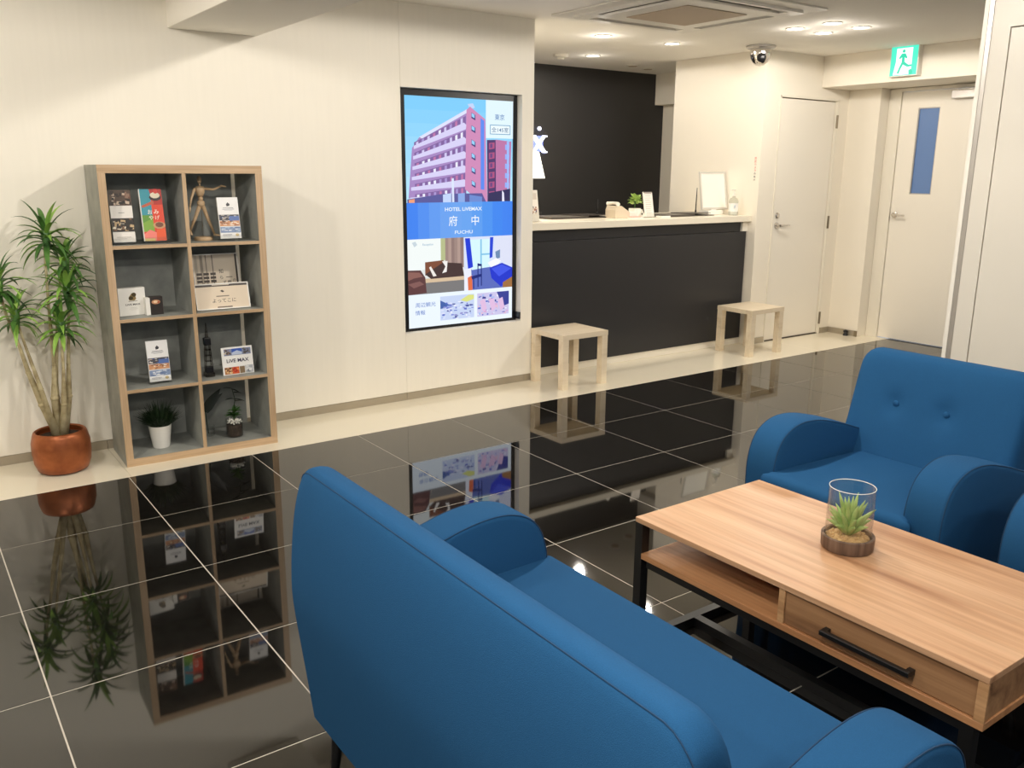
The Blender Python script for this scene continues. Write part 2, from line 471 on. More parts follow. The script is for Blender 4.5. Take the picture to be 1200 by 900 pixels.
# exit wall on the right-hand end
ex = structure(box('wall_exit', M['pier'], 7.06, 7.40, 4.495, 5.80, 0.0, CEIL))
box('panel', M['pier'], 7.235, 7.40, -3.0, 4.495, 2.12, CEIL, ex)
box('panel', M['pier'], 7.235, 7.40, -3.0, 3.62, 0.0, 2.12, ex)
structure(box('trim_4', M['pier'], 6.66, 7.235, 1.9, YW, 2.135, CEIL, bevel=0.003))
be = structure(box('baseboard_exit', M['steel_trim'], 7.045, 7.06, 4.497, 4.80, 0.0, 0.05))
bp = structure(box('baseboard_pier', M['steel_trim'], 6.93, 7.045, 4.785, 4.80, 0.0, 0.05))
box('skirting_length', M['steel_trim'], 5.932, 6.125, 4.788, 4.7995, 0.0, 0.05, bp)
box('corner_cap', M['bronze'], 7.040, 7.046, 4.487, 4.515, 0.0, 0.052, be)
t = thing('doorstop', 'small black doorstop on the pale floor beside the exit door', 'doorstop', (7.02, 4.585, 0.0))
B().lathe([(0, 0), (0.022, 0), (0.022, 0.012), (0.016, 0.02), (0.016, 0.05), (0, 0.055)], 14).build('post', M['black_plastic'], t, True, 40)
B().lathe([(0.0165, 0.03), (0.021, 0.032), (0.021, 0.046), (0.0165, 0.048)], 14).build('rubber_ring', M['black_plastic'], t, True, 40)

def lever_handle(parent, loc, rz, length=0.115):
    h = B()
    rot = Matrix.Translation(loc) @ Matrix.Rotation(rz, 4, 'Z')
    t = bmesh.new()
    tmp = B()
    tmp.lathe([(0, 0), (0.026, 0), (0.026, 0.008), (0.012, 0.012), (0.010, 0.045), (0, 0.045)], 18, mtx=Matrix.Rotation(PI / 2, 4, 'X'))
    tmp.tube([(0, -0.045, 0), (0.03, -0.052, 0), (length, -0.052, -0.002)], [0.010, 0.009, 0.008], 10)
    h.join(tmp.bm, rot); t.free()
    return h.build('lever_handle', M['chrome'], parent, True, 50)
def hinge(parent, x, y, z):
    b = B().box(x - 0.012, x + 0.012, y - 0.004, y, z - 0.055, z + 0.055, 0.001, 1)
    b.tube([(x, y - 0.006, z - 0.055), (x, y - 0.006, z + 0.055)], 0.007, 10)
    return b.build('hinge', M['bronze'], parent, True, 40)
# door 1, in the pier, facing the room
d = thing('door_1', 'plain white door with lever handle beside the reception counter', 'door', (6.14, 4.805, 0)); d['kind'] = 'structure'
box('leaf', M['door_white'], 0.006, 0.752, 0.012, 0.05, 0.008, 2.03, d, 0.002)
f = box('frame', M['white_paint'], -0.01, 0.0, -0.012, 0.075, 0.0, 2.045, d)
box('frame', M['white_paint'], 0.7585, 0.775, -0.012, 0.075, 0.0, 2.045, d)
box('frame', M['white_paint'], -0.01, 0.775, -0.012, 0.075, 2.0365, 2.055, d)
box('threshold', M['dark_slot'], 0.0, 0.7585, 0.0, 0.07, 0.0, 0.006, d)
lever_handle(d, (0.075, 0.012, 0.998), 0)
lk = B().lathe([(0, 0), (0.024, 0), (0.024, 0.01), (0.017, 0.014), (0, 0.014)], 18, mtx=Matrix.Translation((0.075, 0.012, 1.082)) @ Matrix.Rotation(PI / 2, 4, 'X')).build('lock', M['chrome'], d, True, 40)
for z in (1.866, 1.008, 0.146): hinge(d, 0.762, -0.012, z)
# door 2, exit door, facing left
d = thing('door_2', 'white exit door with a narrow blue glass pane under the exit sign', 'door', (7.20, 4.384, 0)); d['kind'] = 'structure'
W2 = 0.74
# leaf built around the pane: local y runs towards the camera (negative)
px0, px1, pz0, pz1 = -0.155, -0.345, 1.263, 1.968
leaf = B()
leaf.box(0, 0.04, px0, -0.004, 0.008, 2.10); leaf.box(0, 0.04, -W2, px1, 0.008, 2.10)
leaf.box(0, 0.04, px1, px0, 0.008, pz0); leaf.box(0, 0.04, px1, px0, pz1, 2.10)
bmesh.ops.remove_doubles(leaf.bm, verts=leaf.bm.verts[:], dist=0.0005)
leaf = leaf.build('leaf', M['door_white'], d)
props(box('pane', M['blue_pane'], 0.016, 0.024, px1, px0, pz0, pz1, d), 'narrow blue frosted glass pane')
fm = B()
for a in ((px0 - 0.008, px0, pz0, pz1), (px1, px1 + 0.008, pz0, pz1), (px1 + 0.008, px0 - 0.008, pz0, pz0 + 0.008), (px1 + 0.008, px0 - 0.008, pz1 - 0.008, pz1)):
    fm.box(0.004, 0.016, a[0], a[1], a[2], a[3])
fm.build('pane_frame', M['alu'], d)
box('frame', M['white_paint'], -0.014, 0.03, 0.0, 0.108, 0.0, 2.13, d)
box('frame', M['white_paint'], -0.014, 0.03, -W2 - 0.004, 0.0, 2.105, 2.13, d)
box('frame', M['white_paint'], -0.014, 0.03, -W2 - 0.03, -W2 - 0.004, 0.0, 2.13, d)
lever_handle(d, (0.0, -0.045, 1.085), -PI / 2)
c = B().box(-0.06, 0.0, -0.72, -0.455, 2.02, 2.085, 0.006).build('door_closer', M['alu'], d, True, 40)
box('closer_arm', M['alu'], -0.045, -0.025, -0.72, -0.50, 2.086, 2.096, d)
# partition to the right, with a flush door panel
PX = 4.0
p = structure(box('wall_right', M['part_white'], PX, PX + 0.10, 1.978, 2.055, 0.0, CEIL))
box('panel', M['part_white'], PX, PX + 0.10, -3.0, 1.978, 2.042, CEIL, p)
box('edge_trim', M['alu'], PX - 0.004, PX + 0.104, 2.055, 2.075, 0.0, CEIL, p)
box('edge_cap', M['white_plastic'], PX - 0.007, PX + 0.107, 2.075, 2.094, 0.0, CEIL, p)
box('backing', M['dark_slot'], PX + 0.06, PX + 0.09, -3.0, 1.978, 0.0, 2.042, p)
d = thing('door_3', 'flush white panel door in the partition behind the armchairs', 'door', (PX, 1.974, 0)); d['kind'] = 'structure'
box('leaf', M['part_white'], 0.002, 0.04, -0.86, 0.0, 0.006, 2.037, d, 0.001)
box('leaf', M['part_white'], 0.002, 0.04, -1.76, -0.864, 0.006, 2.037, d, 0.001)

# ================================================================== RECEPTION COUNTER
ct = thing('reception_counter', 'long reception counter with a white top and black front panels', 'counter', (0, 0, 0))
box('counter_top', M['white_counter'], 3.585, 5.928, 4.845, 5.60, 1.037, 1.087, ct, 0.003)
box('front_panel', M['black_panel'], 3.62, 5.905, 4.875, 4.93, 0.057, 0.955, ct, 0.001)
box('upper_panel', M['black_panel'], 3.62, 5.86, 4.90, 4.93, 0.957, 1.036, ct)
box('bracket', M['white_paint'], 5.862, 5.927, 4.88, 4.95, 0.957, 1.036, ct)
box('plinth', M['white_paint'], 3.62, 5.925, 4.885, 4.93, 0.001, 0.055, ct)
box('end_panel', M['black_panel'], 3.60, 3.62, 4.875, 5.55, 0.003, 1.036, ct)

# ================================================================== CEILING FIXTURES
def downlight(x, y, power, label, first=[None]):
    t = thing('ceiling_light', label, 'ceiling light', (x, y, CEIL), 0, 'round recessed ceiling lights')
    if first[0] is None:
        r = B().lathe([(0.050, -0.001), (0.064, -0.001), (0.066, -0.004), (0.060, -0.007), (0.050, -0.004), (0.050, -0.001)], 28).build('trim_ring', M['white_plastic'], t, True)
        l = B().lathe([(0, -0.0055), (0.03, -0.005), (0.050, -0.003)], 28).build('lens', M['lens'], t, True)
        first[0] = (r, l)
    else:
        for o in first[0]: copy_part(o, t)
    ld = bpy.data.lights.new('lamp', 'SPOT'); ld.energy = power; ld.color = LAMP_WARM
    ld.spot_size = math.radians(178); ld.spot_blend = 0.06; ld.shadow_soft_size = 0.05
    lo = bpy.data.objects.new('lamp', ld); COL.objects.link(lo); lo.parent = t; lo.location = (0, 0, -0.02)
    # added point lamp under each fixture to brighten the ceiling around it
    sd_ = bpy.data.lights.new('ceiling_fill', 'POINT'); sd_.energy = power * 0.03 + 0.2; sd_.color = LAMP_WARM; sd_.shadow_soft_size = 0.05
    so_ = bpy.data.objects.new('ceiling_fill', sd_); COL.objects.link(so_); so_.parent = t; so_.location = (0, 0, -0.07)
for x, y, pw, lab in LIGHTS_SEEN: downlight(x, y, pw, lab)
where = dict(zip([(a[0], a[1]) for a in LIGHTS_UNSEEN], ['above the dracaena', 'in front of the wall screen', 'above the sofa back', 'above the coffee table, added as fill', 'on the far left, added as fill', 'behind the sofa, nearest the entrance, added as fill', 'behind the second armchair, added as fill', 'in the passage behind the partition, added to light the exit door']))
for x, y, pw in LIGHTS_UNSEEN:
    downlight(x, y, pw, 'unseen round recessed ceiling light ' + where[(x, y)])
# air conditioner cassette
ac = thing('air_conditioner', 'white square ceiling air conditioner cassette with beige centre grille', 'air conditioner', (4.165, 4.01, CEIL))
pl = B(); a = 0.585
pl.box(-a, a, -a, a, -0.012, -0.0005, 0.004)
pl.build('outer_panel', M['white_plastic'], ac, True, 40)
b2 = B(); ins, th = 0.485, -0.026
b2.box(-ins, ins, 0.455, ins, th, -0.012); b2.box(-ins, ins, -ins, -0.455, th, -0.012)
b2.box(-ins, -0.455, -0.455, 0.455, th, -0.012); b2.box(0.455, ins, -0.455, 0.455, th, -0.012)
b2.box(-0.385, 0.385, -0.385, 0.385, th, -0.012)
for s in (-1, 1):
    b2.box(s * 0.385, s * 0.455, 0.30, 0.455, th, -0.012) if s > 0 else b2.box(-0.455, -0.385, 0.30, 0.455, th, -0.012)
    b2.box(0.385, 0.455, -0.455, -0.30, th, -0.012) if s > 0 else b2.box(-0.455, -0.385, -0.455, -0.30, th, -0.012)
b2.build('inner_panel', M['white_plastic'], ac)
for k in range(4):
    s = B(); s.box(-0.30, 0.30, 0.388, 0.452, -0.0135, -0.0125)
    mt = Matrix.Rotation(k * PI / 2, 4, 'Z'); bmesh.ops.transform(s.bm, matrix=mt, verts=s.bm.verts)
    s.build('air_slot', M['dark_slot'], ac)
    v = B(); v.prism([(-0.30, 0.392, -0.0275), (-0.30, 0.404, -0.018), (-0.30, 0.406, -0.020), (-0.30, 0.394, -0.0295)], (0, 0, 0), (0.60, 0, 0))
    bmesh.ops.transform(v.bm, matrix=mt, verts=v.bm.verts)
    v.build('vane', M['white_plastic'], ac)
B().box(-0.255, 0.255, -0.255, 0.255, -0.031, -0.0262, 0.002).build('grille', M['grey_plastic'], ac, True, 40)
# security dome camera
cm = thing('dome_camera', 'silver dome security camera on the ceiling at the pier corner', 'camera', (5.735, 4.715, CEIL))
B().lathe([(0, -0.0005), (0.112, -0.0005), (0.112, -0.014), (0.095, -0.024), (0, -0.024)], 28).build('base_plate', M['alu'], cm, True, 40)
B().lathe([(0.078, -0.0245), (0.080, -0.060), (0.074, -0.092), (0.058, -0.122), (0.035, -0.142), (0, -0.150)], 28).build('dome', M['chrome'], cm, True)
_d = Vector((-0.68, -0.72, -0.10)).normalized(); _m = Matrix.Translation(Vector((0, 0, -0.086)) + _d * 0.050) @ Vector((0, 0, 1)).rotation_difference(_d).to_matrix().to_4x4()
B().lathe([(0, 0.0), (0.034, 0.0), (0.034, 0.030), (0.026, 0.036), (0, 0.038)], 20, mtx=_m).build('lens_unit', M['black_plastic'], cm, True, 40)
# smoke detector and two small vents on the alcove ceiling
sd = thing('smoke_detector', 'small white smoke detector on the alcove ceiling', 'smoke detector', (4.85, 6.08, CEIL))
B().lathe([(0, -0.0005), (0.062, -0.0005), (0.062, -0.018), (0.048, -0.026), (0, -0.026)], 24).build('body', M['white_plastic'], sd, True, 40)
B().lathe([(0, -0.0265), (0.03, -0.0265), (0.024, -0.04), (0, -0.042)], 24).build('sensor_cap', M['white_plastic'], sd, True, 40)
for x, y, lab in ((5.83, 6.25, 'left one of two tiny ceiling vents before the black wall'), (6.12, 6.35, 'right one of two tiny ceiling vents before the black wall')):
    v = thing('ceiling_vent', lab, 'vent', (x, y, CEIL), 0, 'tiny ceiling vents')
    B().lathe([(0, -0.0005), (0.06, -0.0005), (0.058, -0.008), (0.045, -0.010), (0, -0.010)], 20).build('rim', M['white_plastic'], v, True, 40)
    B().lathe([(0, -0.0105), (0.042, -0.0105), (0.04, -0.013), (0, -0.013)], 20).build('grille', M['grey_plastic'], v, True, 40)
# exit sign on the bulkhead
sg = thing('exit_sign', 'lit green and white running man exit sign above the exit door', 'exit sign', (6.66, 4.042, 2.166))
props(B().box(-0.055, -0.001, -0.118, 0.118, 0.0, 0.235, 0.004).build('housing', M['white_plastic'], sg, True, 40))
pc = Pic(0.220, 0.222, (70, 226, 190))
WH = (246, 255, 252); GR = (40, 205, 165)
pc.rect(0.20, 0.10, 0.80, 0.98, WH)
pc.poly([(0.20, 0.98), (0.20, 0.55), (0.12, 0.98)], WH)
pc.blob(0.47, 0.20, 0.055, 0.055, GR)
pc.poly([(0.40, 0.28), (0.54, 0.28), (0.62, 0.42), (0.58, 0.46), (0.52, 0.40), (0.53, 0.58), (0.42, 0.58), (0.42, 0.40), (0.34, 0.46), (0.30, 0.42)], GR)
pc.poly([(0.42, 0.56), (0.53, 0.56), (0.68, 0.66), (0.80, 0.66), (0.80, 0.72), (0.64, 0.73), (0.50, 0.66)], GR)
pc.poly([(0.42, 0.56), (0.50, 0.60), (0.40, 0.78), (0.34, 0.94), (0.27, 0.92), (0.34, 0.74)], GR)
pc.poly([(0.70, 0.84), (0.80, 0.80), (0.86, 0.90), (0.84, 0.98), (0.72, 0.98)], GR)
pc.build('sign_face', M['signlit'], sg, (-0.0552, 0.110, 0.0065), (0, -1, 0), (0, 0, 1))

# ================================================================== SCREEN
tv = thing('wall_screen', 'tall lit advertising screen set into the pale wall', 'screen', (2.628, YW + 0.05, 0.4335))
TW, TH = 0.884, 1.480
SX0, SX1, SZ0, SZ1 = 0.045, 0.852, 0.018, 1.442
fr = B()
fr.box(0, SX0, 0, 0.06, 0, TH); fr.box(SX1, TW, 0, 0.06, 0, TH); fr.box(SX0, SX1, 0, 0.06, 0, SZ0); fr.box(SX0, SX1, 0, 0.06, SZ1, TH)
fr.build('bezel', M['black_plastic'], tv)
box('housing', M['black_plastic'], 0.01, TW - 0.01, 0.0605, 0.10, 0.01, TH - 0.01, tv)
box('glass_front', M['black_plastic'], SX0, SX1, 0.006, 0.02, SZ0, SZ1, tv)
box('sensor', M['black_plastic'], TW - 0.012, TW - 0.0005, -0.056, -0.002, 0.014, 0.06, tv)
pc = Pic(SX1 - SX0, SZ1 - SZ0, (250, 252, 255))
# photo of the building, top 44.5 %
P_ = 0.447
def pg(x, y): return ((x - 62) / 786, (y - 100 - (x - 62) * 0.063) / (862 - 100 - (x - 62) * 0.063) * P_)
def pq(pts, col): pc.poly([pg(*q) for q in pts], col)
for i in range(8):
    f = i / 8
    pc.rect(0, P_ * f, 1, P_ * (f + 0.126), (int(128 + 66 * f), int(206 + 28 * f), 252))
FAC, LAV, DRK, PNK = (168, 138, 196), (216, 210, 246), (130, 100, 160), (208, 140, 186)
pq([(505, 165), (545, 160), (560, 190), (525, 200)], (196, 214, 248))
pq([(160, 395), (490, 205), (500, 215), (500, 770), (80, 830), (110, 470)], FAC)
for k in range(6):       # balcony rows: dark recess, window panes, pale parapet
    yr = 262 + 103 * k * 0.98; yl = 430 + 74 * k
    pq([(125, yl), (492, yr - 14), (492, yr + 42), (125, yl + 30)], DRK)
    for j in range(9):
        f0 = (j + .2) / 9; f1 = (j + .62) / 9
        xa = 130 + 355 * f0; xb = 130 + 355 * f1
        ya = yl + (yr - 14 - yl) * f0; yb = yl + (yr - 14 - yl) * f1; h = 26 + 20 * f0
        pq([(xa, ya + 5), (xb, yb + 5), (xb, yb + h), (xa, ya + h - 2)], random.choice([(170, 150, 210), (208, 200, 240), (190, 120, 170), (236, 236, 255)]))
    xl = 122 - 6 * k
    pq([(xl, yl + 24), (478, yr + 32), (496, yr + 48), (492, yr + 78), (478, yr + 84), (xl, yl + 48)], LAV)
pq([(160, 392), (500, 200), (500, 226), (180, 404)], (222, 226, 250))
pq([(522, 182), (636, 272), (652, 862), (600, 862), (482, 770), (497, 205)], PNK)
pq([(600, 262), (628, 284), (628, 776), (600, 772)], (96, 140, 240))
for y in (240, 330, 430, 525, 625, 722):
    pq([(532, y - 18), (562, y + 2), (562, y + 40), (532, y + 22)], (70, 66, 120))
    pq([(534, y - 14), (556, y), (556, y + 24), (534, y + 12)], (150, 210, 250))
pq([(648, 418), (716, 418), (720, 862), (652, 862)], (84, 60, 110))
pq([(714, 416), (836, 432), (826, 862), (718, 862)], (190, 120, 168))
for k in range(6):
    pq([(664, 440 + 70 * k), (706, 436 + 70 * k), (706, 480 + 70 * k), (664, 486 + 70 * k)], (176, 84, 130))
    pq([(672, 446 + 70 * k), (690, 444 + 70 * k), (690, 474 + 70 * k), (672, 476 + 70 * k)], (110, 70, 130))
    pq([(788, 452 + 68 * k), (822, 458 + 68 * k), (820, 492 + 68 * k), (788, 490 + 68 * k)], (150, 180, 250))
pq([(800, 430), (820, 430), (818, 860), (806, 860)], (160, 190, 250))
pq([(70, 836), (320, 800), (610, 800), (640, 862), (70, 864)], (92, 92, 156))
pq([(660, 800), (830, 770), (830, 864), (655, 864)], (54, 50, 92))
pq([(320, 806), (380, 796), (380, 862), (320, 862)], (196, 214, 250))
pq([(430, 800), (480, 796), (480, 862), (430, 862)], (140, 172, 232))
pq([(515, 810), (610, 826), (610, 862), (515, 862)], (110, 140, 210))
pq([(80, 840), (120, 834), (120, 862), (80, 862)], (240, 160, 120))
pq([(384, 690), (400, 688), (402, 862), (386, 862)], (220, 230, 255))
pq([(765, 780), (780, 800), (784, 862), (765, 862)], (230, 230, 250))
pc.rect(0.735, 0, 1, 0.165, (226, 246, 255))
pc.text('東京', 0.868, 0.072, 0.026, (70, 120, 180))
pc.rect(0.775, 0.106, 0.975, 0.148, (90, 150, 190)); pc.rect(0.781, 0.109, 0.969, 0.145, (238, 250, 255))
pc.text('全145室', 0.873, 0.127, 0.021, (70, 110, 150), 0.165)
# blue band
for i in range(10):
    f = i / 10
    pc.rect(f, P_, f + 0.101, 0.605, (int(66 + 44 * math.sin(PI * min(1, f * 1.3))), int(132 + 34 * math.sin(PI * min(1, f * 1.2))), 240))
pc.text('HOTEL LiVEMAX', 0.52, 0.478, 0.0165, (236, 246, 255), 0.35)
pc.text('府', 0.42, 0.530, 0.046, (246, 250, 255)); pc.text('中', 0.63, 0.530, 0.046, (246, 250, 255))
pc.text('FUCHU', 0.52, 0.581, 0.0150, (230, 242, 255), 0.17)
# lounge photo
LX, LY0, LY1 = 0.52, 0.605, 0.850
def lg(x, y): return (x * LX, LY0 + y * (LY1 - LY0))
def lq(pts, col): pc.poly([lg(*q) for q in pts], col)
lq([(0, 0), (1, 0), (1, 1), (0, 1)], (226, 228, 226))
lq([(0, 0), (0.6, 0), (0.6, 0.5), (0, 0.6)], (242, 248, 246))
for i in range(6):
    lq([(0.66 + .055 * i, 0), (0.72 + .055 * i, 0), (0.72 + .055 * i, 0.56), (0.66 + .055 * i, 0.54)], [(160, 136, 128), (178, 152, 142), (146, 122, 116)][i % 3])
lq([(0.58, 0), (0.66, 0), (0.66, 0.4), (0.58, 0.42)], (184, 190, 140))
lq([(0.08, 0.06), (0.14, 0.04), (0.17, 0.10), (0.12, 0.14)], (200, 214, 222)); pc.text('Reception', 0.185, LY0 + 0.026, 0.013, (170, 196, 214))
lq([(0, 0.72), (1, 0.72), (1, 0.80), (0, 0.82)], (216, 190, 158)); lq([(0, 0.80), (1, 0.79), (1, 1), (0, 1)], (124, 122, 122))
lq([(0.30, 0.42), (0.62, 0.40), (0.70, 0.55), (0.62, 0.68), (0.30, 0.66)], (128, 78, 56))
lq([(0.62, 0.44), (0.96, 0.48), (1, 0.72), (0.40, 0.73), (0.30, 0.64)], (72, 54, 52))
lq([(0.40, 0.50), (0.50, 0.68), (0.44, 0.69), (0.37, 0.52)], (238, 232, 226)); lq([(0.60, 0.42), (0.70, 0.42), (0.68, 0.62), (0.60, 0.64), (0.66, 0.52)], (242, 238, 234))
lq([(0, 0.55), (0.22, 0.56), (0.30, 0.70), (0.32, 0.98), (0, 1)], (96, 62, 62)); lq([(0, 0.58), (0.2, 0.60), (0.26, 0.68), (0.1, 0.70), (0, 0.74)], (142, 98, 90)); lq([(0, 0.80), (0.2, 0.76), (0.28, 0.82), (0.1, 0.88)], (132, 92, 88))
# room photo
def rg(x, y): return (LX + x * (1 - LX), LY0 + y * (LY1 - LY0))
def rq(pts, col): pc.poly([rg(*q) for q in pts], col)
rq([(0, 0), (1, 0), (1, 1), (0, 1)], (216, 226, 250)); rq([(0, 0.62), (0.6, 0.58), (1, 0.8), (1, 1), (0, 1)], (92, 110, 190))
rq([(0.10, 0.05), (0.52, 0.05), (0.52, 0.58), (0.16, 0.62)], (214, 246, 255)); rq([(0.33, 0.05), (0.36, 0.05), (0.36, 0.56), (0.33, 0.56)], (130, 196, 232)); rq([(0.36, 0.32), (0.53, 0.32), (0.53, 0.35), (0.36, 0.35)], (130, 196, 232))
rq([(0.02, 0.02), (0.12, 0.02), (0.18, 0.56), (0.08, 0.60)], (32, 60, 214)); rq([(0.53, 0.02), (0.60, 0.02), (0.58, 0.40), (0.52, 0.42)], (40, 70, 214))
rq([(0.62, 0.0), (1, 0.0), (1, 0.6), (0.66, 0.45)], (222, 226, 246)); rq([(0.64, 0.30), (0.74, 0.26), (0.74, 0.42), (0.66, 0.44)], (110, 140, 180))
rq([(0.48, 0.50), (0.66, 0.42), (0.76, 0.48), (0.60, 0.66)], (248, 248, 255)); rq([(0.52, 0.60), (0.78, 0.52), (1, 0.62), (1, 0.82), (0.76, 0.98), (0.56, 0.80)], (34, 56, 206)); rq([(0.56, 0.62), (0.78, 0.55), (0.98, 0.64), (0.72, 0.78)], (66, 88, 232))
rq([(0.80, 0.90), (1, 0.80), (1, 1), (0.80, 1)], (160, 112, 66)); rq([(0, 0.60), (0.14, 0.58), (0.16, 1), (0, 1)], (236, 238, 250)); rq([(0.07, 0.76), (0.16, 0.72), (0.17, 1), (0.08, 1)], (226, 112, 70))
for a in (((0.27, 0.5), (0.29, 0.5), (0.29, 0.95), (0.27, 0.95)), ((0.34, 0.52), (0.36, 0.52), (0.36, 0.93), (0.34, 0.93)), ((0.27, 0.5), (0.36, 0.52), (0.36, 0.56), (0.27, 0.55)), ((0.14, 0.74), (0.36, 0.70), (0.36, 0.75), (0.16, 0.80)), ((0.18, 0.78), (0.20, 0.78), (0.20, 0.98), (0.18, 0.98))): rq(a, (24, 40, 120))
# bottom panel
pc.rect(0, 0.85, 1, 1, (236, 246, 255))
pc.text('周辺観光', 0.155, 0.898, 0.021, (96, 130, 200), 0.185); pc.text('情報', 0.105, 0.933, 0.021, (96, 130, 200), 0.09)
B1 = [(90, 110, 200), (60, 70, 150), (170, 190, 240), (220, 225, 250), (120, 130, 210), (240, 240, 255), (150, 150, 210)]
pc.rect(0.29, 0.868, 0.615, 0.978, (200, 214, 244)); pc.poly([(0.29, 0.885), (0.40, 0.915), (0.29, 0.925)], (70, 100, 170)); pc.scatter(0.29, 0.895, 0.615, 0.978, B1, 70); pc.poly([(0.48, 0.892), (0.56, 0.870), (0.612, 0.872), (0.612, 0.892), (0.54, 0.902)], (222, 226, 130))
pc.rect(0.645, 0.868, 0.965, 0.978, (206, 200, 236)); pc.scatter(0.645, 0.872, 0.965, 0.978, B1 + [(216, 170, 216), (230, 190, 210)], 60); pc.poly([(0.84, 0.868), (0.965, 0.868), (0.965, 0.93), (0.90, 0.94)], (58, 66, 150))
for i in range(3): pc.poly([(0.67 + .09 * i, 0.905), (0.72 + .09 * i, 0.895), (0.74 + .09 * i, 0.945), (0.70 + .09 * i, 0.96)], (226, 190, 226))
pc.build('screen_picture', M['screen'], tv, (SX0, 0.0058, SZ0), (1, 0, 0), (0, 0, 1), 0.00002)

# ================================================================== STOOLS
st = thing('stool', 'square pale wood side stool at the end of the screen wall', 'stool', (3.798, 4.61, 0), 0, 'square pale wood stools')
B().box(-0.199, 0.199, -0.180, 0.180, 0.340, 0.375, 0.002).build('seat', M['stool'], st, True, 40)
for sx in (-1, 1):
    for sy in (-1, 1):
        B().box(sx * 0.172 - 0.025, sx * 0.172 + 0.025, sy * 0.153 - 0.025, sy * 0.153 + 0.025, 0, 0.3398, 0.0015).build('leg', M['stool'], st, True, 40)
s2 = copy_tree(st); s2.location = (5.713, 4.615, 0)
s2['label'] = 'square pale wood side stool beside the white door'

# ================================================================== SOFA AND ARMCHAIRS
def back_profile():
    return [(0.028, .16), (0.006, .35), (-0.008, .48), (-0.008, .56), (0.0, .65), (0.012, .725), (0.032, .787),
            (0.058, .797), (0.086, .790), (0.106, .765), (0.128, .70), (0.162, .58), (0.200, .46), (0.225, .38), (0.235, .27), (0.235, .16)]
ARM = [(0.06, .155), (0.045, .30), (0.05, .42), (0.09, .482), (0.20, .527), (0.30, .565), (0.40, .594), (0.48, .608), (0.55, .606), (0.61, .583), (0.65, .542), (0.673, .48), (0.680, .40), (0.675, .28), (0.660, .155)]
def smooth_loop(p, k=2):
    """Chaikin-free refinement: Catmull-Rom through the points of an open chain."""
    out = []
    for i in range(len(p) - 1):
        p0 = p[max(i - 1, 0)]; p1 = p[i]; p2 = p[i + 1]; p3 = p[min(i + 2, len(p) - 1)]
        for s in range(k):
            t = s / k
            out.append(tuple(0.5 * (2 * p1[a] + (p2[a] - p0[a]) * t + (2 * p0[a] - 5 * p1[a] + 4 * p2[a] - p3[a]) * t * t + (3 * p1[a] - p0[a] - 3 * p2[a] + p3[a]) * t ** 3) for a in (0, 1)))
    out.append(p[-1]); return out
